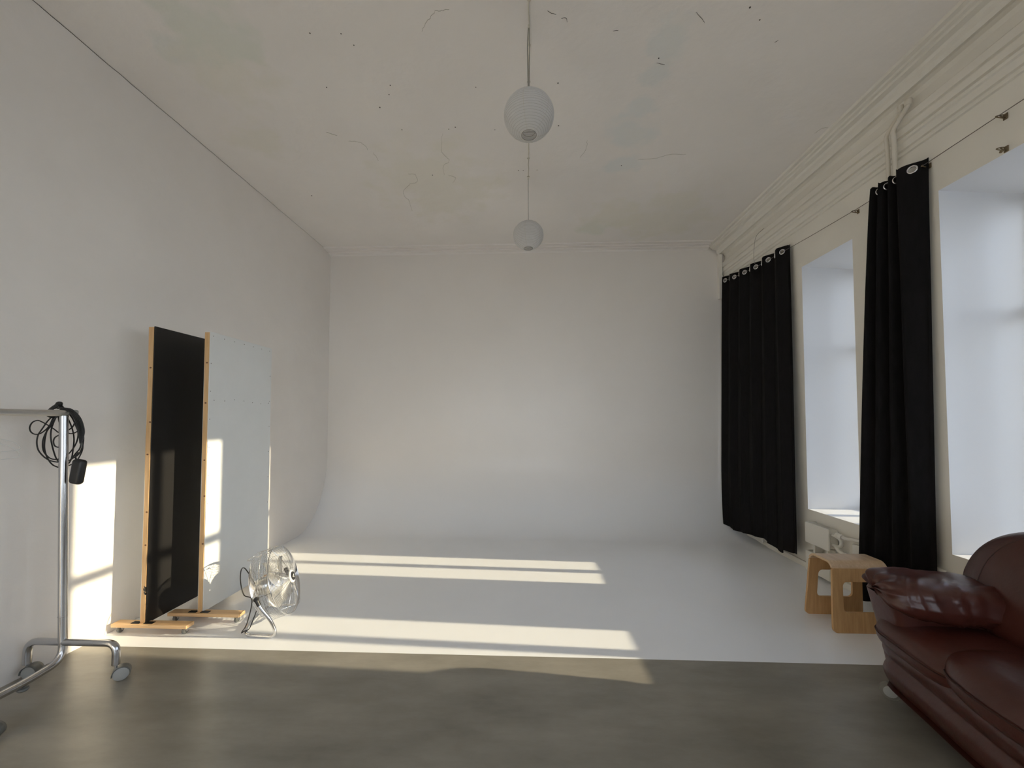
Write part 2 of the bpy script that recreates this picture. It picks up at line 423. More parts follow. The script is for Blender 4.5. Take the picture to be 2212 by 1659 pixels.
# cracks and nail holes of the ceiling, ragged joint at the top of the left wall
CR = [[(-1.498, 3.104), (-1.437, 3.108), (-1.398, 3.134), (-1.38, 3.175), (-1.385, 3.214)], [(-1.348, 3.243), (-1.344, 3.3), (-1.343, 3.348)], [(-1.634, 2.992), (-1.592, 3.018), (-1.564, 3.035)], [(-0.689, 3.045), (-0.735, 3.195), (-0.74, 3.277), (-0.701, 3.374), (-0.772, 3.451), (-0.792, 3.578)], [(-0.75, 3.579), (-0.688, 3.627), (-0.737, 3.694)], [(-1.131, 3.549), (-1.07, 3.556), (-1.081, 3.668), (-1.157, 3.7), (-1.257, 3.806), (-1.283, 3.908), (-1.261, 3.99), (-1.29, 4.19)], [(-0.527, 2.106), (-0.481, 2.108), (-0.442, 2.101)], [(-0.528, 2.11), (-0.59, 2.168), (-0.63, 2.218)], [(0.119, 2.132), (0.141, 2.147), (0.171, 2.155)], [(0.203, 2.179), (0.228, 2.178), (0.239, 2.201)], [(0.976, 2.178), (1.012, 2.203), (1.053, 2.238)], [(0.997, 3.431), (1.161, 3.415), (1.263, 3.375), (1.404, 3.377)], [(0.504, 3.167), (0.512, 3.263), (0.478, 3.382)], [(1.541, 2.376), (1.554, 2.363)], [(2.357, 3.166), (2.369, 3.119), (2.415, 3.106)], [(0.853, 2.486), (0.91, 2.499)], [(0.522, 2.264), (0.552, 2.261)]]
HARD = {8, 9, 10, 13, 15, 16}
def ribbon(bm, pts, wd, nrm):
    nrm = Vector(nrm); Lr = []; Rr = []
    for i, p in enumerate(pts):
        t = Vector(pts[min(i + 1, len(pts) - 1)]) - Vector(pts[max(i - 1, 0)])
        s = nrm.cross(t).normalized() * wd * (.35 + .65 * math.sin(PI * (i + .5) / len(pts))) * .5
        Lr.append(Vector(p) + s); Rr.append(Vector(p) - s)
    grid(bm, [Lr, Rr])
    r = bmesh.ops.extrude_face_region(bm, geom=bm.faces[:])
    for v in r['geom']:
        if isinstance(v, bmesh.types.BMVert): v.co -= nrm * .0012
for i, c in enumerate(CR):
    pts = spline([(x, y, ZC) for x, y in c], 6)
    pts = [p + Vector((random.uniform(-1, 1) * (.0015 if i in HARD else .004), random.uniform(-1, 1) * (.0015 if i in HARD else .004), -.0004)) for p in pts]
    bm = B(); ribbon(bm, pts, .0022 if i in HARD else .0020, (0, 0, 1))
    mesh_obj('crack', bm, M['dark_gap'] if i in HARD else M['soft_crack'], ceiling)
DOT = [(-1.316, 2.205), (-1.129, 2.216), (-1.083, 2.289), (-1.413, 2.581), (-0.958, 2.583), (-0.994, 2.658), (-0.36, 2.622), (-1.01, 2.994), (-0.631, 3.002), (-0.574, 2.984), (-0.259, 3.024), (0.217, 2.612), (0.252, 3.001), (0.094, 3.538), (-2.252, 3.859), (-0.905, 3.573), (-1.104, 2.768), (1.367, 2.234), (0.871, 3.506), (0.856, 2.453), (1.27, 2.162), (-.08, 3.538), (-.035, 3.538)]
for i, (x, y) in enumerate(DOT):
    bm = B(); r = random.uniform(.003, .0052)
    lathe(bm, [(r * .5, -.0022), (r, -.0015), (r * 1.1, 0)], (x, y, ZC), n=7)
    mesh_obj('nail_hole', bm, M['dark_gap'], ceiling)
pts = [(XL + .001, .4 + .075 * k, ZC - .003 + random.uniform(-.003, .003)) for k in range(65)]
bm = B(); tube(bm, pts, lambda t: .0022 * (1 - .75 * t), 5)
mesh_obj('joint_crack', bm, M['dark_gap'], wall_left)
for y, z, x in ((YB - .005, 3.735, XL + .01), (YB - .004, 3.735, XL + .045)):
    bm = B(); lathe(bm, [(.002, -.006), (.009, -.004), (.009, .004)], (x, y, z), (0, 1, 0), n=8); mesh_obj('nail_hole', bm, M['dark_gap'], wall_left)

# unseen ground outside, added to bounce daylight onto the ceiling
bm = B(); grid(bm, [[(-60, -60, -4.5), (-60, 60, -4.5)], [(90, -60, -4.5), (90, 60, -4.5)]])
struct('ground', bm, M['ground'])

# skirting pipe along the foot of the window wall
bm = B(); box(bm, XR - .022, XR, .3, 4.40, 0, .055, .006); struct('baseboard_right', bm, M['wall_right'])

# ---------------------------------------------------------------- paper lanterns and ceiling cable
def lantern(y, zc, label, vs, double):
    r = .147
    t = thing('paper_lantern', label, 'lamp', (.012, y, ZC), 0, 'round paper lanterns hung from the ceiling')
    bm = B(); rows = []; n = 40; nv = 96
    th0, th1 = -1.26, 1.25
    for i in range(nv + 1):
        th = th0 + (th1 - th0) * i / nv
        ph = (i % 4) / 4
        rr = 1 + .018 * (math.sin(PI * ph) - .5)
        rows.append([(r * rr * math.cos(th) * math.cos(2 * PI * k / n), r * rr * math.cos(th) * math.sin(2 * PI * k / n), zc - ZC + r * vs * math.sin(th)) for k in range(n)])
    grid(bm, rows, closed_v=True)
    sh = mesh_obj('lamp_shade', bm, M['paper'], t, 60)
    bm = B()
    for i in range(4, nv, 4):                                 # bamboo hoops showing through between the folds
        th = th0 + (th1 - th0) * i / nv
        tube(bm, ring_pts((0, 0, zc - ZC + r * vs * math.sin(th)), (0, 0, 1), r * .9925 * math.cos(th), 40), .0009, 4, True)
    hp = mesh_obj('hoops', bm, M['hoop'], sh, 60); hp['kind'] = 'stuff'
    for k in range(0, 6):                                     # wire meridians glued inside the paper
        a = 2 * PI * k / 6 + .3
        bm = B(); pts = [(r * 1.004 * math.cos(th) * math.cos(a), r * 1.004 * math.cos(th) * math.sin(a), zc - ZC + r * (vs + .004) * math.sin(th)) for th in [th0 + (th1 - th0) * q / 30 for q in range(31)]]
        tube(bm, pts, .0007, 4); mesh_obj('paper_seam', bm, M['grey_cable'] if k == 9 else M['white_wire'], sh)
    zb = zc - ZC + r * vs * math.sin(th0)
    rb = r * math.cos(th0)
    bm = B(); tube(bm, ring_pts((0, 0, zb), (0, 0, 1), rb * .98, 32), .0016, 6, True)
    tube(bm, ring_pts((0, 0, zb + .018), (0, 0, 1), rb * .80, 32), .0012, 6, True)
    tube(bm, [(-rb * .8, 0, zb + .018), (0, 0, zb + .02), (rb * .8, 0, zb + .018)], .001, 5)
    mesh_obj('wire_ring', bm, M['grey_cable'], t, 60)
    zt = zc - ZC + r * vs * math.sin(th1)
    bm = B()
    lathe(bm, [(.004, .0), (.018, -.002), (.020, -.05), (.016, -.09)], (0, 0, zt - .01), n=14)
    mesh_obj('lamp_socket', bm, M['white_plastic'], t, 40)
    bm = B()
    if double:
        tube(bm, spline([(-.002, 0, 0), (-.007, 0, -.12), (-.006, 0, -.26), (-.003, 0, zt - .01)], 8), .0033, 6)
        tube(bm, spline([(.002, 0, 0), (.004, 0, -.13), (.002, 0, -.27), (.002, 0, zt - .01)], 8), .0026, 6)
    else:
        tube(bm, [(0, 0, 0), (-.0005, 0, -.2), (0, 0, zt - .01)], .0024, 6)
    mesh_obj('cord', bm, M['grey_cable'], t, 60)
    bm = B(); lathe(bm, [(.006, 0), (.006, -.012), (.003, -.02)], (0, 0, 0), n=10); mesh_obj('ceiling_hook', bm, M['white_wire'], t, 40)
    return t
lantern(2.211, 3.196, 'white round paper lantern hanging nearest the camera, larger in view, on a doubled cord', .83, True)
lantern(3.665, 3.188, 'white round paper lantern hanging farther back, smaller in view, on one thin cord', .90, False)
t = thing('ceiling_cable', 'thin cream cable clipped flat along the ceiling between the two paper lanterns', 'cable', (.012, 1.3, ZC))
bm = B(); tube(bm, [(random.uniform(-.003, .003) + .002, .06 * k, -.0035) for k in range(40)], .0035, 6)
mesh_obj('cable', bm, M['white_wire'], t, 60)
for k in range(9):
    bm = B(); box(bm, -.010, .012, .25 + .26 * k - .004, .25 + .26 * k + .004, -.0085, 0, .001, 1); mesh_obj('cable_clip', bm, M['white_wire'], t)

# ---------------------------------------------------------------- window wall: pipes, wire, curtains, radiators
for k, (dy, lab) in enumerate(((0, 'cream painted conduit pipe bending down the cornice, farther of the close pair'), (-.055, 'cream painted conduit pipe bending down the cornice, nearer of the close pair'))):
    r = .0125 if k == 0 else .0145
    t = thing('conduit_pipe', lab, 'pipe', (XR, 2.80 + dy, 3.1), 0, 'pair of conduit pipes over the cornice')
    X = 2.587 - XR if k == 0 else 2.583 - XR
    pts = spline([(-.055, -.085, .475), (X + .018, -.080, .445), (X - .005, -.055, .39), (X - .012, -.01, .335), (X - .004, 0, .29), (X + .010, .012, .22), (X + .030, .032, .15), (X + .050, .054, .06), (X + .056, .058, -.1), (X + .056, .058, -.3)], 7)
    bm = B(); tube(bm, pts, r, 10); mesh_obj('pipe', bm, M['cream_pipe'], t, 60)
    bm = B(); lathe(bm, [(r * 1.25, -.02), (r * 1.45, -.012), (r * 1.45, .012), (r * 1.25, .02)], pts[1], pts[3] - pts[0], n=12); mesh_obj('collar', bm, M['cream_pipe'], t, 40)

WX = 2.612
def wz(y):                       # height of the sagging curtain wire
    K = [(.5, 3.10), (2.15, 3.088), (2.6, 3.080), (3.05, 3.072), (3.6, 3.098), (4.0, 3.124), (4.45, 3.150), (4.9, 3.205), (5.2, 3.26)]
    for (a, za), (c, zc) in zip(K, K[1:]):
        if y <= c: return za + (zc - za) * (y - a) / (c - a)
    return K[-1][1]
t = thing('curtain_wire', 'taut steel wire strung under the cornice, carrying both black curtains', 'wire', (WX, .5, 0))
bm = B(); tube(bm, [(0, .1 * k, wz(.5 + .1 * k)) for k in range(48)], .0026, 6); mesh_obj('wire', bm, M['wire'], t, 60)
def clip(bm, c):
    x, y, z = c
    box(bm, XR - .005 - x, XR - x, -.011, .011, -.017, .017, .002, 1)
    tube(bm, spline([(XR - .004 - x, 0, .010), (XR - .03 - x, .003, .011), (WX - .007 - x, 0, 0), (XR - .03 - x, -.006, -.012), (XR - .006 - x, 0, -.009)], 5), .0026, 6)
    tube(bm, [(XR - .022 - x, -.008, -.014), (XR - .022 - x, .009, .013)], .0032, 6)
for y in (2.187, 2.59, 3.14, 4.30):
    bm = B(); clip(bm, (WX, y, 0))
    for v in bm.verts: v.co += Vector((0, y - .5, wz(y)))
    mesh_obj('wire_bracket', bm, M['rust'], t, 50)
t = thing('wall_clip', 'small brass clip on the wall below the wire, above the right window recess', 'clip', (XR, 2.19, 2.905))
bm = B(); clip(bm, (XR, 0, 0)); mesh_obj('bracket', bm, M['rust'], t, 50)
bm = B(); lathe(bm, [(.003, 0), (.008, -.002), (.008, -.006), (.003, -.009)], (-.026, 0, -.014), (1, 0, 0), n=12); mesh_obj('roller', bm, M['rust'], t, 40)
t = thing('cornice_wire', 'thin loose wire hanging from the cornice above the far curtain', 'wire', (XR - .03, 4.28, 3.52))
bm = B(); tube(bm, spline([(-.015, 0, 0), (-.055, .075, -.05), (-.06, .115, -.16), (-.062, .12, -.30), (-.058, .09, -.39)], 8), .0018, 5)
mesh_obj('wire', bm, M['wire'], t, 60)

def curtain(t, plan_top, plan_bot, ztop, zbot, x0, y0, nz=26, thick=.003, cove=False, y1c=5.185, holes=()):
    n = len(plan_top); bm = B(); rows = []
    for s in [.0021 * q for q in range(24)] + [.0504 + (1 - .0504) * (q + 1) / nz for q in range(nz)]:
        row = []
        for k in range(n):
            a, c = plan_top[k], plan_bot[k]
            e = s ** .8
            x = a[0] + (c[0] - a[0]) * e; y = a[1] + (c[1] - a[1]) * e
            z = ztop(k, n) + (zbot(k, n) - ztop(k, n)) * s
            w_ = noise.noise(Vector((k * .13, s * 2.2, x0))) * .006 * math.sin(PI * min(1, s * 1.2))
            if cove and y > 4.2 and z < CZ:                 # the far end is pushed out by the studio cove
                ym = YB - CY + CY * math.sqrt(max(0, 1 - (1 - z / CZ) ** 2)) - .03
                if ym < y1c:
                    f = (y - 4.2) / (y1c - 4.2); y = 4.2 + f * (ym - 4.2); x -= f * (y1c - ym) * .42
            row.append((x + w_ - x0, y - y0, z))
        rows.append(row)
    grid(bm, rows)
    hs = [Vector((h[0] - x0, h[1] - y0, h[2])) for h in holes]          # punched eyelets
    kill = [f for f in bm.faces if any((f.calc_center_median() - h).length < .0205 for h in hs)]
    bmesh.ops.delete(bm, geom=kill, context='FACES')
    o = mesh_obj('fabric', bm, M['curtain'], t, 70)
    md = o.modifiers.new('thickness', 'SOLIDIFY'); md.thickness = thick; md.offset = 0
    return o
def grommet(t, p, nrm, x0, y0, r=.0235):
    bm = B(); nrm = Vector(nrm).normalized()
    lathe(bm, [(r - .006, -.005), (r - .004, -.0075), (r + .001, -.008), (r + .0045, -.005), (r + .0045, .005), (r + .001, .008), (r - .004, .0075), (r - .006, .005), (r - .006, -.005)], Vector(p) - Vector((x0, y0, 0)), nrm, n=24, cap=False)
    mesh_obj('grommet', bm, M['chrome'], t, 50)

# far curtain: six even folds, drawn closed
y0, y1, per = 3.885, 5.185, .226
g0 = 3.985
t1 = thing('curtain', 'wide black eyelet curtain drawn closed over the far window, near the back wall', 'curtain', (WX, (y0 + y1) / 2, 0), 0, 'black eyelet curtains on the wire')
top = []; bot = []; NN = 210
for k in range(NN + 1):
    y = y0 + (y1 - y0) * k / NN
    ph = 2 * PI * (y - g0) / per
    A = .030 if y < 5.0 else .030 - .02 * (y - 5.0) / .185
    x = WX - A * math.sin(ph) - .006 * math.sin(3 * ph)
    yy = y + .020 * math.sin(2 * ph)
    top.append((x, yy)); bot.append((2.548 - .016 * math.sin(ph * .98 + .5), yy - .095 * (1 - (y - y0) / (y1 - y0)) ** 1.5))
def zt1(k, n):
    y = y0 + (y1 - y0) * k / (n - 1)
    return wz(y) + .050 + .006 * math.sin(2 * PI * (y - g0) / per + 1)
HEM = [(3.885, .125), (4.0, .120), (4.10, .070), (4.25, .105), (4.36, .130), (4.6, .120), (4.9, .110), (5.05, .12), (5.2, .14)]
def hem(y):
    for (a, za), (c, zc) in zip(HEM, HEM[1:]):
        if y <= c:
            f = (y - a) / (c - a); f = f * f * (3 - 2 * f); return za + (zc - za) * f
    return .14
def zb1(k, n): return hem(y0 + (y1 - y0) * k / (n - 1))
eye = []
for k in range(11):
    y = g0 + per * k / 2
    if y > 5.12: break
    eye.append(((WX, y, wz(y)), (-.845, -.535 if k % 2 == 0 else .535, 0)))
curtain(t1, top, bot, zt1, zb1, WX, (y0 + y1) / 2, 40, cove=True, holes=[p for p, n_ in eye])
for p, n_ in eye: grommet(t1, (p[0] + n_[0] * .001, p[1] + n_[1] * .001, p[2]), n_, WX, (y0 + y1) / 2)

# near curtain: pushed together against the pier
Pt = [(2.640, 2.578), (2.622, 2.588), (2.550, 2.672), (2.540, 2.690), (2.562, 2.706), (2.612, 2.716), (2.618, 2.728), (2.560, 2.746), (2.546, 2.758), (2.570, 2.774), (2.612, 2.786), (2.612, 2.798), (2.552, 2.815), (2.540, 2.826), (2.568, 2.842), (2.606, 2.852), (2.606, 2.862), (2.550, 2.876), (2.538, 2.888), (2.562, 2.902), (2.61, 2.908)]
top = [(p.x, p.y) for p in spline([(x, y, 0) for x, y in Pt], 14)]
yc = 2.76
bot = []
for k, (x, y) in enumerate(top):
    f = k / (len(top) - 1)
    bot.append((2.575 + (x - 2.58) * .75 - .01, 2.595 + f * .54 + .012 * math.sin(f * 23)))
t2 = thing('curtain', 'narrow black eyelet curtain bunched against the pier, behind the wooden stool and sofa', 'curtain', (WX, yc, 0), 0, 'black eyelet curtains on the wire')
def zt2(k, n):
    y = top[k][1]; return wz(y) + .038 + (.006 if y < 2.71 else 0) + .004 * math.sin(k * .32)
def zb2(k, n): return .045 + .012 * math.sin(k * .125)
pe = min(top[:60], key=lambda q: abs(q[1] - 2.626)); pe = (pe[0], pe[1], wz(2.626) + .002)
curtain(t2, top, bot, zt2, zb2, WX, yc, 34, holes=[pe])
grommet(t2, pe, (-.76, -.65, 0), WX, yc)
for y in (2.738, 2.806, 2.868): grommet(t2, (2.585, y, wz(y)), (-.3, -1, 0), WX, yc)

def radiator(y0, y1, label, pipes, xo=-.105):
    """two stacked flat convector casings on the wall; y0 is the near end"""
    t = thing('radiator', label, 'radiator', (XR, (y0 + y1) / 2, 0), 0, 'cream wall radiators under the windows')
    h = (y1 - y0) / 2; pd = xo * .52
    for za, zb in ((.285, .470), (.032, .212)):
        bm = B(); box(bm, xo, xo + .018, -h, h, za, zb, .008, 3)
        mesh_obj('front_panel', bm, M['radiator'], t, 50)
        bm = B(); n = 16
        for k in range(n):
            yy = -h + .02 + (2 * h - .04) * k / (n - 1)
            box(bm, xo + .02, -.012, yy - .002, yy + .002, za + .015, zb - .008)
        f = mesh_obj('fin_block', bm, M['radiator'], t); f['kind'] = 'stuff'
        for zz in (za + .05, zb - .05):
            bm = B(); tube(bm, [(pd, -h - (.05 if pipes else .02), zz), (pd, h, zz)], .013, 10); mesh_obj('heating_pipe', bm, M['radiator'], t, 60)
        bm = B(); tube(bm, [(pd, -h - .02, za + .05)] + [(pd, -h - .02 - .055 * math.sin(PI * k / 10), za + .05 + (zb - za - .10) * (1 - math.cos(PI * k / 10)) / 2) for k in range(1, 10)] + [(pd, -h - .02, zb - .05)], .015, 10)
        mesh_obj('pipe_bend', bm, M['radiator'], t, 60)
        bm = B(); box(bm, xo + .018, -.004, h - .012, h, za, zb, .003, 1); mesh_obj('end_plate', bm, M['radiator'], t)
    for ya in (-h + .03, h - .10):
        bm = B(); box(bm, xo + .015, -.02, ya, ya + .022, .205, .295, .003, 1); mesh_obj('bracket', bm, M['radiator'], t)
    if pipes:
        bm = B(); tube(bm, spline([(-.055, -h - .04, .42), (-.06, -h - .07, .435), (-.045, -h - .12, .425), (-.025, -h - .17, .435), (-.02, -h - .4, .44), (-.02, -h - .85, .44)], 6), .014, 10)
        mesh_obj('supply_pipe', bm, M['radiator'], t, 60)
        bm = B(); lathe(bm, [(.012, -.03), (.022, -.028), (.022, -.01), (.017, -.005), (.017, .012), (.023, .016), (.023, .03), (.012, .032)], (-.058, -h - .06, .432), (0, 1, .1), n=10); mesh_obj('valve', bm, M['radiator'], t, 40)
        bm = B(); tube(bm, spline([(-.055, -h - .02, .33), (-.06, -h - .06, .31), (-.045, -h - .10, .29), (-.02, -h - .14, .28)], 6), .017, 10); mesh_obj('return_pipe', bm, M['radiator'], t, 60)
        bm = B(); box(bm, -.03, 0, -h - .62, -h - .14, .03, .40, .01, 2); mesh_obj('cover_board', bm, M['radiator'], t)
    return t
radiator(3.405, 3.685, 'two-tier cream wall radiator with painted pipes behind the wooden stool', True)
radiator(4.43, 4.72, 'cream wall radiator showing only its foot below the far black curtain', False, -.052)

# ---------------------------------------------------------------- reflector boards on wheeled feet
def caster(t, c, r=.021, parent=None):
    x, y, z = c
    bm = B(); box(bm, x - .016, x + .016, y - .016, y + .016, z + 2 * r + .004, z + 2 * r + .008, .001, 1)
    prism_pts = [(y - .012, z + 2 * r + .004), (y + .012, z + 2 * r + .004), (y + .010, z + r), (y + .004, z + r - .006), (y - .006, z + r)]
    for s in (-1, 1): prism(bm, prism_pts, 0, x + s * .013 - .0012, x + s * .013 + .0012)
    o = mesh_obj('caster', bm, M['chrome'], parent or t)
    bm = B(); lathe(bm, [(.004, -.011), (r * .8, -.011), (r, -.007), (r, .007), (r * .8, .011), (.004, .011)], (x, y, z + r), (1, 0, 0), n=18)
    mesh_obj('wheel', bm, M['grey_plastic'], o, 40)
def panel(name, label, xp, ya, yb, face, side, foot_x, yfoot, zb, fallow):
    """board in a plane of constant X; its near edge shows the post"""
    t = thing(name, label, 'panel', (xp, ya, 0), 0, 'studio reflector boards on castors')
    H = 2.03; d = .034
    bm = B()                                                   # slightly bowed near post
    rows = []
    for i in range(25):
        z = .066 + (H - .066) * i / 24
        bx = .006 * noise.noise(Vector((z * 1.7, xp, 1))) + .002 * noise.noise(Vector((z * 9, xp, 4)))
        x0, x1 = -d + bx, -.003
        rows.append([(x0, .001, z), (x1, .001, z), (x1, .045, z), (x0, .045, z)])
    V = grid(bm, rows, closed_v=True); bm.faces.new(V[0]); bm.faces.new(V[-1])
    post = mesh_obj('post', bm, M['pine_v'], t)
    for k in range(5):
        zz = .55 + .3 * k + random.uniform(-.08, .08)
        bm = B(); lathe(bm, [(.002, -.0012), (.006, -.0008), (.008, .0005)], (-.008 - random.random() * .016, .0005, zz), (0, 1, 0), n=9)
        for v in bm.verts: v.co.z = zz + (v.co.z - zz) * .7
        mesh_obj('knot', bm, M['knot'], post)
    w_ = yb - ya
    bm = B(); box(bm, -d, -.003, w_ - .045, w_, .066, H, .001, 1); mesh_obj('post', bm, M['pine_v'], t)
    for zz in (zb, 1.05, H - .03):
        bm = B(); box(bm, -d, -.003, .045, w_ - .045, zz, zz + .03, .001, 1); mesh_obj('rail', bm, M['pine_h'], t)
    bm = B(); box(bm, -.003, .003, .004, w_, zb, H + .006, .0008, 1)
    bd = mesh_obj('board', bm, face, t)
    bm = B(); box(bm, -d - .005, -d, .004, w_, zb, H + .003, .0008, 1); mesh_obj('back_board', bm, M['white_board'], t)
    if side:
        def scr(y, z):
            bm = B(); lathe(bm, [(.0005, .0012), (.003, .001), (.0035, 0)], (.003, y, z), (1, 0, 0), n=8); mesh_obj('screw', bm, M['screw'], bd)
        for k in range(7): scr(.03 + (w_ - .06) * k / 6, H - .022)
        for k in range(7): scr(.05 + (w_ - .08) * k / 6, 1.55 + random.uniform(-.01, .01))
        for k in range(1, 7): scr(.016, H - .022 - .2 * k); scr(w_ - .016, H - .022 - .22 * k)
    else:
        for zz, s in ((.285, .016), (.265, .012), (.30, .010)):
            bm = B(); prism(bm, [(-.003, zz), (-.003 - s, zz + .006), (-.003 - s * .8, zz - .008), (-.003, zz - .016)], 1, -.0005, .004); mesh_obj('paint_flake', bm, M['black_board'], bd)
    for yy, (f0, f1) in ((yfoot, foot_x), (w_ - .045, (foot_x[0] - .03, foot_x[1] - .26))):
        bm = B(); box(bm, f0, f1, yy - .0, yy + .062, .044, .066, .002, 2)
        ft = mesh_obj('foot', bm, M['pine_h'], t)
        if yy == yfoot:
            for x0, x1 in ((-d - .055, -d), (-.003, .055)):
                bm = B(); box(bm, x0, x1, yy + .012, yy + .04, .0655, .069); mesh_obj('foot_plate', bm, M['iron'], t)
        for xx in (f0 + .035, f1 - .035):
            caster(t, (xx, yy + .03, 0), .0185, ft)
    return t
panel('reflector_board', 'tall black board on a pine post with castors, leftmost, standing by the left wall', -2.515, 2.475, 3.14, M['black_board'], False, (-.212, .300), -.020, .060, 0)
panel('reflector_board', 'tall white board on a pine post with castors, standing in front of the black board', -2.268, 2.640, 3.305, M['white_board'], True, (-.225, .285), -.030, .062, 0)

# ---------------------------------------------------------------- floor fan
def fan():
    c = Vector((-1.765, 2.665, .268)); R = .232
    t = thing('floor_fan', 'chrome floor fan with wire cage and tube stand beside the white board', 'fan', (c.x, c.y, 0), 0)
    c0 = Vector((0, 0, c.z))
    yaw, tilt = math.radians(14), math.radians(17)
    ax = Vector((math.cos(yaw) * math.cos(tilt), math.sin(yaw) * math.cos(tilt), math.sin(tilt)))
    sd = Vector((-math.sin(yaw), math.cos(yaw), 0)); up = ax.cross(sd)
    def Q(a, s, u): return c0 + ax * a + sd * s + up * u
    def circ(a, r, n=48): return [Q(a, r * math.cos(2 * PI * k / n), r * math.sin(2 * PI * k / n)) for k in range(n)]
    def prof_f(r): return .060 + .050 * (1 - (r / R) ** 2.2)        # front cage bulge
    def prof_b(r): return -.055 - .045 * (1 - (r / R) ** 2.2)
    fr = bpy.data.objects.new('x', None); bpy.data.objects.remove(fr)
    bm = B()
    for k in range(22):
        r = .050 + (R - .050) * k / 21; tube(bm, circ(prof_f(r), r), .00105, 4, True)
    for k in range(8):
        a = 2 * PI * k / 8 + .2
        tube(bm, [Q(prof_f(r) - .002, r * math.cos(a), r * math.sin(a)) for r in [.04 + (R - .04) * q / 8 for q in range(9)]], .0017, 5)
    g = mesh_obj('front_grille', bm, M['chrome'], t, 60)
    bm = B()
    for k in range(17):
        r = .070 + (R - .070) * k / 16; tube(bm, circ(prof_b(r), r), .00105, 4, True)
    for a_ in (-.04, -.025, -.010, .005, .020, .035, .050): tube(bm, circ(a_, R + .001), .00105, 4, True)
    for k in range(10):
        a = 2 * PI * k / 10
        tube(bm, [Q(prof_b(r), r * math.cos(a), r * math.sin(a)) for r in [.06 + (R - .06) * q / 6 for q in range(7)]] + [Q(.060, R * math.cos(a), R * math.sin(a))], .0017, 5)
    mesh_obj('rear_grille', bm, M['chrome'], t, 60)
    bm = B(); tube(bm, circ(.060, R + .002), .0042, 6, True); mesh_obj('rim_band', bm, M['chrome'], t, 60)
    bm = B(); lathe(bm, [(.004, .0), (.035, .0), (.043, .003), (.043, .010), (.036, .013), (.004, .014)], Q(.102, 0, 0), ax, n=28)
    bd = mesh_obj('badge', bm, M['badge'], t, 40)
    bm = B(); lathe(bm, [(.003, 0), (.030, 0), (.030, .003), (.003, .0035)], Q(.1155, 0, 0), ax, n=24); mesh_obj('badge_face', bm, M['black_plastic'], bd, 40)
    bm = B()                                                        # slanted bar and short stroke printed on the badge
    for s0, u0, s1, u1 in ((-.014, -.004, .014, .008), (-.002, -.011, .010, -.006)):
        a = Q(.1195, s0, u0); b_ = Q(.1195, s1, u1); n = (b_ - a).normalized(); q = ax.cross(n) * .0032
        vs = [bm.verts.new(p) for p in (a - q, b_ - q, b_ + q, a + q)]; bm.faces.new(vs)
    mesh_obj('badge_mark', bm, M['badge'], bd)
    for k in range(4):                                              # four broad twisted blades
        a = 2 * PI * k / 4 + .62; bm = B(); rows = []
        for i in range(9):
            f = i / 8; r = .035 + .158 * f
            wd = .026 + .060 * math.sin(PI * min(1, f * .86 + .05)) ** .8
            if f > .85: wd *= 1 - (f - .85) * 3.2
            row = []
            for j in range(7):
                g_ = (j / 6 - .5) * 2; an = a + g_ * wd / max(r, .075)
                row.append(Q(.012 + g_ * .026 * (1 - .35 * f) + .006 * (1 - g_ * g_), r * math.cos(an), r * math.sin(an)))
            rows.append(row)
        grid(bm, rows)
        o = mesh_obj('blade', bm, M['alu'], t, 60); md = o.modifiers.new('thickness', 'SOLIDIFY'); md.thickness = .0015
    bm = B(); lathe(bm, [(.004, .030), (.024, .028), (.036, .018), (.038, -.010), (.006, -.012)], Q(.012, 0, 0), ax, n=24); mesh_obj('hub', bm, M['steel'], t, 40)
    bm = B(); lathe(bm, [(.006, -.010), (.050, -.012), (.058, -.025), (.058, -.085), (.048, -.112), (.006, -.118)], Q(0, 0, 0), ax, n=26); mo = mesh_obj('motor_housing', bm, M['steel'], t, 40)
    # stand: one bent tube, pivot - front bend - floor - cross bar - and back up
    s0 = R + .022
    pn, pf = Q(-.02, -s0, 0), Q(-.02, s0, 0)
    e = Vector((sd.x, sd.y, 0))
    def Fp(x, s, z): return Vector((x, 0, z)) + e * s
    pts = [pn, Fp(.085, -.215, .075), Fp(.085, -.20, .012), Fp(-.135, -.20, .012), Fp(-.135, .20, .012), Fp(.085, .20, .012), Fp(.085, .215, .075), pf]
    pts = [pn, pn + Vector((.03, 0, -.055))] + [Fp(.075, -.235, .115), Fp(.105, -.218, .012), Fp(-.115, -.205, .0115), Fp(-.150, -.10, .0115), Fp(-.150, .10, .0115), Fp(-.115, .205, .0115), Fp(.105, .218, .012), Fp(.075, .235, .115)] + [pf + Vector((.03, 0, -.055)), pf]
    bm = B(); tube(bm, fillet(pts, .062, 7), .0105, 12); st = mesh_obj('stand', bm, M['chrome'], t, 60)
    for s in (-1, 1):
        bm = B(); p = pn if s < 0 else pf
        lathe(bm, [(.004, -.012), (.013, -.011), (.015, 0), (.013, .011), (.004, .012)], p, sd, n=14)
        mesh_obj('tilt_knob', bm, M['black_plastic'], st, 40)
        bm = B(); d = (pts[1] - pts[0]) if s < 0 else (pts[-2] - pts[-1])
        lathe(bm, [(.0125, .005), (.0125, .045)], p, d, n=12); mesh_obj('sleeve', bm, M['black_plastic'], st, 40)
    bm = B(); tube(bm, spline([Q(-.118, -.01, .03), Q(-.13, -.04, .16), Q(-.115, -.12, .185), Q(-.10, -.20, .13), Q(-.085, -.238, .05), pn + Vector((-.022, -.008, .0)), Fp(-.090, -.228, .10), Fp(-.135, -.208, .028), Fp(-.128, -.19, .0255), Fp(-.105, -.165, .03), Fp(-.085, -.15, .085), Fp(-.07, -.13, .14)], 8), .0032, 6)
    mesh_obj('power_cord', bm, M['black_rubber'], t, 60)
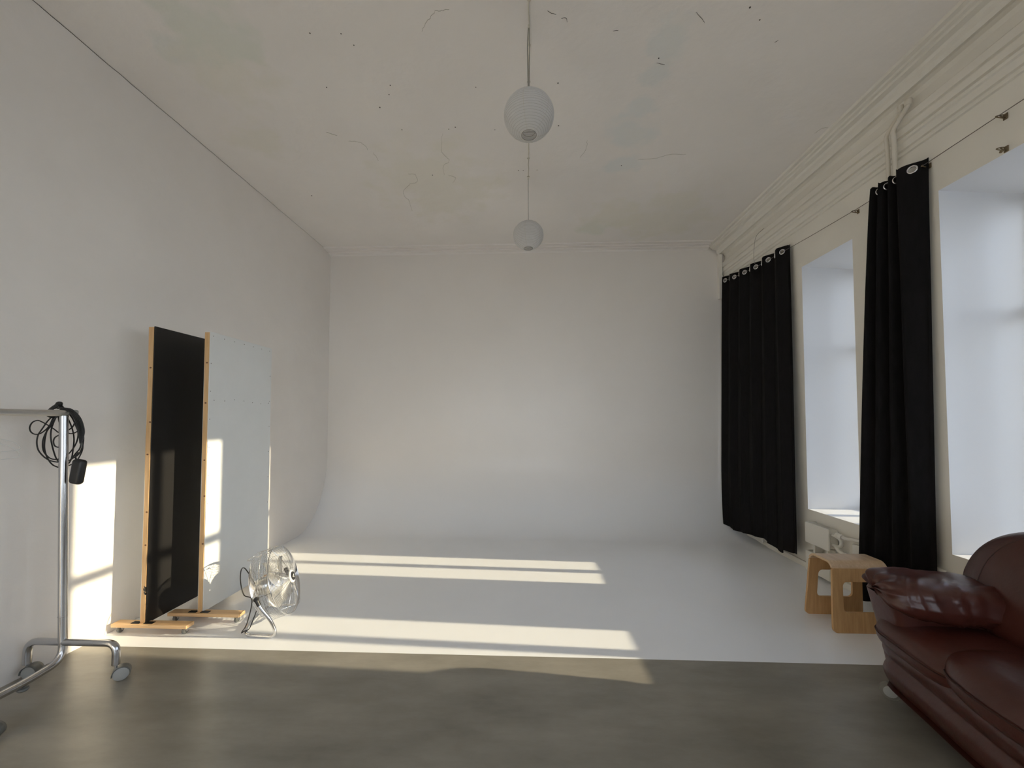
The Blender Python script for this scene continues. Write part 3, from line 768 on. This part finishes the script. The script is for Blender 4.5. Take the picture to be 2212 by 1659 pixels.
    bm = B(); tube(bm, fillet([Q(prof_b(R) - .01, -.05, R * .86), Q(prof_b(R) - .05, -.05, R * .92), Q(prof_b(R) - .05, .05, R * .92), Q(prof_b(R) - .01, .05, R * .86)], .015, 4), .0022, 6)
    mesh_obj('carry_handle', bm, M['chrome'], t, 60)
fan()

# ---------------------------------------------------------------- clothes rail, hanger, cable
def rack():
    x0, y0, y1 = -2.537, 2.03, 1.62
    t = thing('clothes_rail', 'chrome tube clothes rail on castors at the left edge of the frame', 'clothes rail', (x0, y0, 0))
    L_ = y1 - y0
    r = .0185
    for yy, s in ((0, 1), (L_, -1)):
        bm = B()
        if s == 1: pts = [(-.030, 0, 1.425), (-.012, 0, .9), (.012, 0, .25), (.022, 0, .105), (.022, -.15, .090), (.022, L_ / 2, .088)]
        else: pts = [(-.030, L_, 1.425), (-.012, L_, .9), (.012, L_, .25), (.022, L_, .105), (.022, L_ + .1, .090), (.022, L_ / 2, .088)]
        tube(bm, fillet(pts, .085, 8), r, 14); up = mesh_obj('upright', bm, M['tube'], t, 60)
        bm = B(); lathe(bm, [(r * 1.02, -.003), (r * 1.08, -.002), (r * 1.08, .002), (r * 1.02, .003)], (.008, yy, .335), (-.03, 0, 1), n=16); mesh_obj('collar', bm, M['tube'], up, 40)
        xf0, xf1 = -.185, (.320 if s == 1 else .175)
        bm = B(); tube(bm, fillet([(xf0, yy, .075), (xf0, yy, .197), (xf1, yy, .197), (xf1, yy, .085)], .078, 8), r * .95, 14)
        ft = mesh_obj('foot', bm, M['tube'], t, 60)
        for xx, sw in ((xf0, .25), (xf1, .72)):
            if s == -1 and xx == xf1: sw = .5
            ca, sa = math.cos(sw), math.sin(sw)
            wc = Vector((xx, yy, .034)) + Vector((ca, sa, 0)) * .022
            axw = Vector((-sa, ca, 0))
            bm = B(); tube(bm, [(xx, yy, .09), (xx, yy, .05)], .007, 8); ob = mesh_obj('caster', bm, M['chrome'], ft, 60)
            rw = .033
            bm = B()
            for q in (-1, 1): lathe(bm, [(.005, -.009), (rw * .8, -.009), (rw, -.006), (rw, .006), (rw * .8, .009), (.005, .009)], wc + axw * q * .0135, axw, n=22)
            mesh_obj('wheel', bm, M['pale_plastic'], ob, 40)
            bm = B(); rows = []
            for i in range(13):                                        # hood over the twin wheels
                a = -.35 + (PI + .5) * i / 12
                d = Vector((ca, sa, 0)) * math.cos(a) * (rw + .005) + Vector((0, 0, 1)) * math.sin(a) * (rw + .005)
                rows.append([wc + d + axw * k for k in (-.025, -.012, .012, .025)])
            grid(bm, rows)
            hd = mesh_obj('hood', bm, M['grey_plastic'], ob, 60); md = hd.modifiers.new('thickness', 'SOLIDIFY'); md.thickness = .003
    # flat-topped hanging rail along the room
    bm = B(); box(bm, -.047, -.013, L_ - .06, .055, 1.423, 1.457, .012, 4); rl = mesh_obj('hanging_rail', bm, M['steel'], t, 60)
    bm = B(); box(bm, -.049, -.011, .040, .060, 1.421, 1.459, .010, 3); mesh_obj('end_cap', bm, M['pale_plastic'], rl, 60)
    bm = B(); lathe(bm, [(.006, .02), (.007, 0), (.020, -.002), (.022, -.010), (.016, -.016), (.005, -.018)], (.022, -.165, .067), (0, 0, 1), n=10); mesh_obj('clamp_knob', bm, M['grey_plastic'], t, 40)
rack()

def hanger(label, yc, dx, right, nub):
    """wire hanger hooked over the rail; right = (y, z) down one shoulder and back along the bar"""
    t = thing('clothes_hanger', label, 'hanger', (-2.567, yc, 1.46), 0, 'wire hangers on the clothes rail')
    zr = lambda z: z - 1.46
    R_ = [(dx * (y - yc) / .2, y - yc, zr(z)) for y, z in right]
    Lf = [(-dx * (y - yc) / .2, yc - y, zr(z)) for y, z in right]
    neck = (0, 0, zr(nub))
    loop = [neck] + R_ + Lf[::-1] + [neck]
    bm = B(); tube(bm, fillet(loop, .012, 4), .0015, 6); mesh_obj('wire_frame', bm, M['white_plastic'], t, 60)
    bm = B(); tube(bm, spline([neck, (0, .002, neck[2] + .03), (.004, 0, -.055), (.023, 0, -.025), (.021, 0, .0), (.0, 0, .0035), (-.021, 0, .0), (-.023, 0, -.02)], 7), .0017, 6)
    mesh_obj('hook', bm, M['white_plastic'], t, 60)
hanger('thin white wire clothes hanger, the brighter front one at the left frame edge', 1.62, .02, [(1.749, 1.326), (1.764, 1.300), (1.769, 1.284), (1.794, 1.278), (1.822, 1.252), (1.837, 1.237), (1.834, 1.215), (1.76, 1.208)], 1.375)
hanger('thin grey-looking wire clothes hanger behind the brighter one at the frame edge', 1.655, -.012, [(1.785, 1.308), (1.834, 1.291), (1.866, 1.262), (1.846, 1.248), (1.787, 1.246)], 1.35)

def cable():
    y = 2.03; x0 = -2.567
    t = thing('extension_cable', 'coiled black extension cable with power strip hung on the rail end', 'cable', (x0, y, 1.46))
    CAB = {'A': [(-0.067, -0.027, -0.04), (-0.081, -0.041, -0.067), (-0.094, -0.053, -0.111), (-0.097, -0.056, -0.14), (-0.093, -0.052, -0.179), (-0.084, -0.043, -0.22), (-0.071, -0.032, -0.253), (-0.057, -0.018, -0.276), (-0.043, -0.005, -0.287), (-0.027, 0.01, -0.292), (-0.008, 0.029, -0.289), (0.013, 0.04, -0.273), (0.034, 0.048, -0.253), (0.047, 0.053, -0.219), (0.053, 0.055, -0.178), (0.05, 0.054, -0.128), (0.045, 0.052, -0.079), (0.034, 0.048, -0.041), (0.008, 0.039, -0.003), (-0.013, 0.024, 0.008), (-0.026, 0.012, -0.0)], 'B': [(-0.025, 0.012, -0.004), (-0.039, -0.001, -0.015), (-0.053, -0.014, -0.04), (-0.062, -0.023, -0.082), (-0.069, -0.03, -0.122), (-0.072, -0.032, -0.18), (-0.07, -0.031, -0.224), (-0.062, -0.023, -0.269), (-0.05, -0.011, -0.303), (-0.035, 0.002, -0.319), (-0.027, 0.011, -0.323), (-0.007, 0.029, -0.315), (0.013, 0.041, -0.299), (0.032, 0.047, -0.271), (0.046, 0.052, -0.223), (0.05, 0.054, -0.17), (0.046, 0.052, -0.109), (0.036, 0.049, -0.06), (0.014, 0.041, -0.015), (-0.011, 0.025, 0.004)], 'C': [(-0.027, 0.01, -0.008), (-0.042, -0.004, -0.04), (-0.054, -0.015, -0.082), (-0.065, -0.026, -0.122), (-0.069, -0.03, -0.166), (-0.069, -0.029, -0.21), (-0.063, -0.024, -0.239), (-0.05, -0.012, -0.266), (-0.038, -0.0, -0.275), (-0.027, 0.01, -0.275), (-0.01, 0.027, -0.262), (0.009, 0.039, -0.233), (0.03, 0.046, -0.185), (0.036, 0.049, -0.132), (0.032, 0.047, -0.087), (0.02, 0.043, -0.041), (-0.002, 0.034, -0.007), (-0.02, 0.017, -0.0)], 'D': [(-0.031, 0.007, -0.008), (-0.048, -0.009, -0.045), (-0.058, -0.019, -0.086), (-0.061, -0.022, -0.122), (-0.059, -0.02, -0.166), (-0.053, -0.014, -0.218), (-0.045, -0.007, -0.263), (-0.038, 0.0, -0.286), (-0.027, 0.011, -0.309), (-0.011, 0.026, -0.303), (-0.003, 0.034, -0.274), (0.001, 0.036, -0.233), (0.004, 0.037, -0.169), (0.005, 0.038, -0.117), (-0.001, 0.035, -0.064), (-0.009, 0.028, -0.03), (-0.017, 0.019, -0.004)], 'E': [(-0.021, 0.016, -0.129), (-0.03, 0.007, -0.125), (-0.043, -0.005, -0.108), (-0.057, -0.018, -0.088), (-0.073, -0.033, -0.067), (-0.083, -0.043, -0.061), (-0.095, -0.054, -0.071), (-0.101, -0.06, -0.096), (-0.099, -0.058, -0.118), (-0.092, -0.051, -0.132), (-0.082, -0.042, -0.136), (-0.072, -0.032, -0.129), (-0.062, -0.023, -0.108), (-0.054, -0.015, -0.078), (-0.041, -0.003, -0.041), (-0.029, 0.009, -0.012)], 'F': [(-0.034, 0.003, -0.008), (-0.034, 0.003, -0.045), (-0.031, 0.006, -0.079), (-0.023, 0.014, -0.109), (-0.013, 0.023, -0.127), (0.0, 0.036, -0.135), (0.022, 0.044, -0.124), (0.037, 0.049, -0.102), (0.042, 0.051, -0.071), (0.028, 0.046, -0.034), (-0.002, 0.034, -0.003)], 'H': [(-0.021, 0.016, -0.129), (-0.013, 0.023, -0.124), (0.005, 0.038, -0.102), (0.018, 0.042, -0.071), (0.022, 0.044, -0.049), (0.008, 0.039, -0.018), (-0.009, 0.027, 0.0)], 'G': [(-0.012, 0.025, -0.202), (-0.008, 0.028, -0.199), (-0.007, 0.03, -0.173), (-0.01, 0.026, -0.146), (-0.021, 0.016, -0.135), (-0.03, 0.008, -0.142), (-0.04, -0.002, -0.156), (-0.043, -0.005, -0.178), (-0.039, -0.001, -0.201), (-0.029, 0.009, -0.21), (-0.018, 0.019, -0.21)], 'S': [(-0.011, 0.025, 0.008), (0.008, 0.039, 0.0), (0.031, 0.047, -0.033), (0.044, 0.051, -0.079), (0.049, 0.053, -0.128), (0.051, 0.054, -0.178), (0.046, 0.052, -0.219), (0.044, 0.051, -0.245), (0.045, 0.052, -0.274)]}
    DY = dict(A=.0, B=.006, C=-.006, D=.012, E=-.010, F=.003, H=-.003, G=-.004, S=-.008)
    bm = B(); r = .0033
    for k, pts in CAB.items():
        n = len(pts)
        # every turn hangs behind the upright and comes over the rail at its two ends
        P3 = [(x, (y + DY[k]) * (1 if k == 'G' else min(1, 4 * min(i + .4, n - 1 - i + .4) / n)), z) for i, (x, y, z) in enumerate(pts)]
        tube(bm, spline(P3, 7), r, 6)
    for k in range(5):                                         # the strands bunched over the right shoulder
        P3 = [(-.045 + .004 * k, .012 * k - .01, .006), (-.005 + .005 * k, .006 * k, .009 - .002 * k), (.030 + .006 * k, .01 + .004 * k, -.022 - .003 * k), (.050 + .004 * k, .02 + .004 * k, -.075), (.060 + .003 * k, .025 + .004 * k, -.130), (.064 + .001 * k, .03, -.19)]
        tube(bm, spline(P3, 6), r, 6)
    mesh_obj('cord', bm, M['black_rubber'], t, 60)
    bm = B()
    tube(bm, spline([(-.034, .0, .030), (-.046, -.020, .004), (-.060, -.028, -.022), (-.058, -.01, -.040), (-.05, .02, -.030), (-.040, .026, .0), (-.034, .006, .024)], 6), .0085, 8)
    tube(bm, spline([(-.030, -.006, .022), (-.040, -.026, .0), (-.052, -.030, -.026)], 6), .007, 8)
    mesh_obj('cable_tie', bm, M['black_rubber'], t, 60)
    bm = B()
    for k in range(4): tube(bm, ring_pts((-.036, .004, .030), (math.cos(k), math.sin(k), .35), .0125, 16, .010), .0042, 6, True)
    lathe(bm, [(.004, -.012), (.012, -.008), (.013, .006), (.008, .012)], (-.036, .004, .030), (.3, -1, .2), n=12)
    mesh_obj('plug', bm, M['black_plastic'], t, 50)
    bm = B(); box(bm, -.033, .033, -.019, .019, -.069, .069, .018, 5)
    m = Matrix.Translation((.097, -.002, -.342)) @ Matrix.Rotation(math.radians(9), 4, 'Y')
    bmesh.ops.transform(bm, matrix=m, verts=bm.verts[:])
    mesh_obj('power_strip', bm, M['black_plastic'], t, 50)
    bm = B(); tube(bm, spline([(.057, .03, -.24), (.062, .012, -.262), (.084, 0, -.278)], 5), r * 1.25, 7); mesh_obj('strain_relief', bm, M['black_rubber'], t, 60)
cable()

# ---------------------------------------------------------------- bent plywood stool
def stool():
    t = thing('plywood_stool', 'bent oak plywood stool with cut-out legs beside the sofa arm', 'stool', (2.215, 2.795, 0))
    H, th, rc = .452, .015, .045
    yt, yb_ = .100, .135                         # half depth at the top and foot
    wt, wb = .177, .202                          # half width at the top and foot
    def wid(z): return wb + (wt - wb) * z / H
    # seat with its two bent shoulders
    prof = []
    zc = H - rc; lean = (yb_ - yt) / H
    yc_ = yt
    for k in range(9):
        a = PI * .97 - (PI * .47) * k / 8; prof.append((-yc_ + rc + rc * math.cos(a) - .001 * (8 - k), zc + rc * math.sin(a)))
    outer = prof + [(-y, z) for y, z in reversed(prof)]
    ir = rc - th; prof2 = []
    for k in range(9):
        a = PI * .97 - (PI * .47) * k / 8; prof2.append((-yc_ + rc + ir * math.cos(a) - .001 * (8 - k), zc + ir * math.sin(a)))
    inner = prof2 + [(-y, z) for y, z in reversed(prof2)]
    bm = B(); rows = []
    nx = 8
    for i in range(nx + 1):
        f = -1 + 2 * i / nx
        rows.append([(f * wid(z), y, z) for y, z in outer] + [(f * wid(z), y, z) for y, z in reversed(inner)])
    V = grid(bm, rows, closed_v=True)
    for q in (V[0], V[-1]):
        n = len(q)
        for k in range(n // 2 - 1): bm.faces.new((q[k], q[k + 1], q[n - 2 - k], q[n - 1 - k]))
    mesh_obj('seat', bm, M['ply_top'], t, 35)
    # leg panels with rounded window and a shallow arch at the floor
    for s in (-1, 1):
        ztop = outer[0][1]; y_top = abs(outer[0][0]); yin = abs(inner[0][0]); zin = inner[0][1]
        def rrect(x0, x1, z0, z1, r, n=5, top_sq=False):
            out = []
            for (cx, cz, a0) in ((x1 - r, z1 - r, 0), (x0 + r, z1 - r, PI / 2), (x0 + r, z0 + r, PI), (x1 - r, z0 + r, 1.5 * PI)):
                for k in range(n + 1):
                    a = a0 + PI / 2 * k / n; out.append((cx + r * math.cos(a), cz + r * math.sin(a)))
            return out
        def taper(p): return (p[0] * wid(p[1]) / wb, p[1])
        hole = [taper(p) for p in rrect(-.130, .130, .130, .325, .030)]
        o_ = []
        n_ = 5
        # outer outline matched point for point to the hole (quarter by quarter)
        for (cx, cz, a0, r) in ((wb, ztop, 0, 0), (-wb, ztop, PI / 2, 0), (-wb + .03, .03, PI, .03), (wb - .03, .03, 1.5 * PI, .03)):
            for k in range(n_ + 1):
                a = a0 + PI / 2 * k / n_
                if r: o_.append((cx + r * math.cos(a), cz + r * math.sin(a)))
                else:
                    # spread along the square top corner so the ring has no doubled points
                    f = k / n_
                    if a0 == 0: o_.append((wb, ztop - .05 * (1 - 2 * f)) if f < .5 else (wb - .08 * (2 * f - 1), ztop))
                    else: o_.append((-wb + .08 * (1 - 2 * f), ztop) if f < .5 else (-wb, ztop - .05 * (2 * f - 1)))
        o_ = [taper(p) for p in o_]
        # close the foot with a low arch
        bm = B()
        def Y(z, off): 
            f = z / ztop
            return s * (yb_ + (y_top - yb_) * f - off)
        loops = []
        for off in (0, th):
            loops.append([bm.verts.new((p[0], Y(p[1], off), p[1])) for p in o_]); loops.append([bm.verts.new((p[0], Y(p[1], off), p[1])) for p in hole])
        n = len(o_)
        for k in range(n):
            k2 = (k + 1) % n
            bm.faces.new((loops[0][k], loops[0][k2], loops[1][k2], loops[1][k])); bm.faces.new((loops[2][k], loops[2][k2], loops[3][k2], loops[3][k]))
            bm.faces.new((loops[0][k], loops[0][k2], loops[2][k2], loops[2][k])); bm.faces.new((loops[1][k], loops[1][k2], loops[3][k2], loops[3][k]))
        mesh_obj('leg_panel', bm, M['ply_leg'], t, 35)
        for xx in (-.15, .15):
            bm = B(); lathe(bm, [(.007, 0), (.008, .002), (.008, .006)], (xx, s * (yb_ - th / 2), -.0005), n=10)
            for v in bm.verts: v.co.z = max(0, v.co.z - .002)
stool()

# ---------------------------------------------------------------- leather sofa
def sofa():
    t = thing('leather_sofa', 'dark burgundy leather sofa with pillowy arm and seat cushions, right foreground', 'sofa', (1.80, 2.05, 0), math.radians(-8))
    Ls = 1.75
    def P(d, s, z): return Vector((d, -s, z))
    def wr(p, sc_, amp): return noise.noise(Vector((p[0] * sc_, p[1] * sc_, p[2] * sc_))) * amp
    # base: two soft horizontal rolls along the whole front
    prof = [(.03, .108), (-.006, .110), (-.026, .128), (-.044, .165), (-.050, .205), (-.036, .240), (-.030, .252), (-.048, .275), (-.055, .310), (-.040, .345), (.02, .37), (.40, .37), (.80, .36), (.84, .30), (.84, .14), (.80, .108)]
    prof = [(p.x, p.y) for p in spline([(a, b_, 0) for a, b_ in prof], 3, True)]
    bm = B(); rows = []
    ns = 40
    for i in range(ns + 1):
        f = i / ns; s = .02 + (Ls - .04) * f
        e = min(f, 1 - f) * (Ls - .04); k = 1 - max(0, 1 - e / .06) ** 2 * .10
        bow = -.035 * math.sin(PI * f) 
        row = []
        for d, z in prof:
            dd = .40 + (d - .40) * k + (bow if d < .1 else 0); zz = .22 + (z - .22) * (k ** .7)
            p = P(dd, s, zz); p.x += wr((s, z * 3, 2), 4, .005) * (d < .1)
            row.append(p)
        rows.append(row)
    V = grid(bm, rows, closed_v=True); bm.faces.new(V[0]); bm.faces.new(V[-1])
    mesh_obj('base', bm, M['leather'], t, 60)
    # arms
    for far in (True, False):
        s_in = (lambda s: s) if far else (lambda s: Ls - s)
        # upright arm body, leaning forward towards the top
        bm = B(); rows = []
        for i in range(15):
            f = i / 14; z = .125 + .43 * f
            d0 = -.004 - .075 * f ** 1.3; d1 = .80; a0, a1 = -.010 - .022 * f, .175 + .02 * f
            row = []
            for k in range(44):
                ph = 2 * PI * k / 44
                row.append(P((d0 + d1) / 2 + (d1 - d0) / 2 * sgn(math.cos(ph), .16), s_in((a0 + a1) / 2 + (a1 - a0) / 2 * sgn(math.sin(ph), .35)), z))
            rows.append(row)
        V = grid(bm, rows, closed_v=True); bm.faces.new(V[0]); bm.faces.new(V[-1])
        arm = mesh_obj('armrest', bm, M['leather'], t, 50)
        # pad thrown over the arm: pinched snout in front, gathered pleats across
        def deform(q, p):
            d, s, z = p.x, p.y, p.z
            f = (1 - q.x) / 2                                  # 1 at the front
            z += .020 * f - .05 * (1 - f) ** 2
            if q.z < 0: z += q.z * .045 * max(0, q.y) ** .5 * f
            d += -.05 * max(0, q.y) * f ** 3 + .03 * max(0, -q.z) * f ** 3
            s += .03 * (f - .4) * (q.z < 0)
            pl = (1 - abs(math.sin((d * 1.0 + s * 1.0 + z * .5) * 58 + 3.2 * noise.noise(Vector((d * 6, s * 6, z * 4)))))) ** 1.6
            am = .024 * max(0, math.sin(PI * min(1, max(0, f * 1.05)))) ** .7 * (.15 + .85 * max(0, min(1, q.y * 1.1 + .35))) * (.6 + .8 * noise.noise(Vector((d * 7, s * 3, 8))))
            nrm = Vector((q.x * .2, q.y, q.z)).normalized()
            fr_ = max(0, f - .90) / .10
            cr = .012 * fr_ * math.sin(math.atan2(q.z, q.y) * 9)
            o = nrm * (pl * am + cr + .008 * noise.noise(Vector((d * 9, s * 9, z * 9))))
            return P(d + o.x, s_in(s + o.y), z + o.z)
        bm = B()
        rows = []
        nu, nv = 120, 72
        c = (.295, .085, .568); a = (.385, .168, .084)
        for i in range(nu + 1):
            th = -PI / 2 + PI * i / nu; row = []
            for j in range(nv):
                ph = 2 * PI * j / nv
                q = Vector((sgn(math.sin(th), .55), sgn(math.cos(th), .55) * sgn(math.cos(ph), .75), sgn(math.cos(th), .55) * sgn(math.sin(ph), .75)))
                row.append(deform(q, Vector((c[0] + a[0] * q.x, c[1] + a[1] * q.y, c[2] + a[2] * q.z))))
            rows.append(row)
        shell(bm, rows)
        mesh_obj('arm_pad', bm, M['leather'], arm, 70)
    # seat cushions; the first tucks under the arm pad, the others overlap it with a round nose
    def cushion(s0, s1, d0, d1, z0, z1, e2, lift, ex=.5):
        c = ((d0 + d1) / 2, (s0 + s1) / 2, (z0 + z1) / 2); a = ((d1 - d0) / 2, (s1 - s0) / 2, (z1 - z0) / 2)
        def df(q, p):
            d, s, z = p.x, p.y, p.z
            fr_ = max(0, -q.x)
            z += lift * fr_ * (1 - abs(q.y) ** 2) * (q.z > -.2)
            z -= .045 * max(0, -q.x) ** 4 * (q.z > 0)
            z -= .03 * max(0, q.x) * (q.z > 0)
            n_ = noise.noise(Vector((d * 5, s * 5, z * 3))) * .006 + noise.noise(Vector((d * 16, s * 16, 1))) * .0022
            return P(d, s, z + n_)
        bm = B(); shell(bm, superell(c, a, ex, e2, 34, 64, df))
        o = mesh_obj('seat_cushion', bm, M['leather'], t, 70)
        pts = []
        th = -.012
        for k in range(41):
            ph = PI * .62 + (PI * .76) * k / 40
            q = Vector((sgn(math.cos(th), ex) * sgn(math.cos(ph), e2), sgn(math.cos(th), ex) * sgn(math.sin(ph), e2), sgn(math.sin(th), ex)))
            p = Vector((c[0] + (a[0] + .0015) * q.x, c[1] + (a[1] + .0015) * q.y, c[2] + a[2] * q.z)); pts.append(df(q, p))
        bm = B(); tube(bm, pts, .0028, 5); mesh_obj('seam', bm, M['seam'], o, 60)
        return o
    cushion(-.02, .52, -.105, .56, .300, .470, .55, .006)
    cushion(.335, .99, -.130, .42, .315, .495, .78, .012, .6)
    cushion(.90, 1.46, -.120, .50, .310, .485, .70, .010, .6)
    # back frame and back pillows
    bm = B(); rows = []
    shell(bm, superell((.74, Ls / 2, .50), (.13, Ls / 2 - .02, .30), .35, .25, 24, 60, lambda q, p: P(p.x + .10 * max(0, q.z), p.y, p.z)))
    mesh_obj('back_frame', bm, M['leather'], t, 60)
    for s0, s1 in ((-.05, .60), (.58, 1.17), (1.13, 1.75)):
        c = (.455, (s0 + s1) / 2, .66); a = (.165, (s1 - s0) / 2, .25)
        def df(q, p):
            d, s, z = p.x, p.y, p.z
            d += .11 * q.z * .9 + .02
            pin = 1 - .10 * max(0, -q.z) - .06 * max(0, q.z) ** 2
            s = c[1] + (s - c[1]) * pin
            g = max(0, -q.x)
            pl = math.sin(s * 42 + 2.5 * noise.noise(Vector((s * 5, z * 5, 0)))) * .006 * g * max(0, .55 - q.z) 
            d += pl - noise.noise(Vector((s * 6, z * 6, 3))) * .012 * g
            return P(d, s, z)
        bm = B(); shell(bm, superell(c, a, .72, .62, 36, 60, df))
        bc = mesh_obj('back_cushion', bm, M['leather'], t, 70)
        for fs in (-.35, .30):
            bm = B(); pts = []
            for k in range(24):
                th = -.3 + 1.5 * k / 23
                ph = PI + fs * 1.2
                q = Vector((sgn(math.cos(th), .72) * sgn(math.cos(ph), .62), sgn(math.cos(th), .72) * sgn(math.sin(ph), .62), sgn(math.sin(th), .72)))
                pts.append(df(q, Vector((c[0] + a[0] * q.x, c[1] + a[1] * q.y, c[2] + a[2] * q.z))) - Vector((.0005, 0, 0)))
            tube(bm, pts, .0016, 5); mesh_obj('seam', bm, M['seam'], bc, 60)
    # castors
    for d, s in ((.020, -.005), (.045, Ls - .06), (.78, .05), (.78, Ls - .06)):
        r = .041; c = P(d, s, r)
        axw = Vector((-.55, -1, 0)).normalized()
        bm = B(); lathe(bm, [(.006, -.012), (r * .72, -.012), (r * .78, -.010), (r, -.009), (r, .009), (r * .78, .010), (r * .72, .012), (.006, .012)], c, axw, n=26)
        wl = mesh_obj('caster', bm, M['caster_rim'], t, 35)
        bm = B(); lathe(bm, [(.004, -.015), (r * .5, -.0145), (r * .66, -.0125)], c, axw, n=20); lathe(bm, [(r * .66, .0125), (r * .5, .0145), (.004, .015)], c, axw, n=20)
        mesh_obj('wheel_disc', bm, M['pale_plastic'], wl, 40)
        bm = B(); tube(bm, [c + Vector((.012, 0, .0)), c + Vector((.016, .0, .03)), c + Vector((.016, 0, .055))], .008, 8); mesh_obj('stem', bm, M['iron'], wl, 50)
sofa()
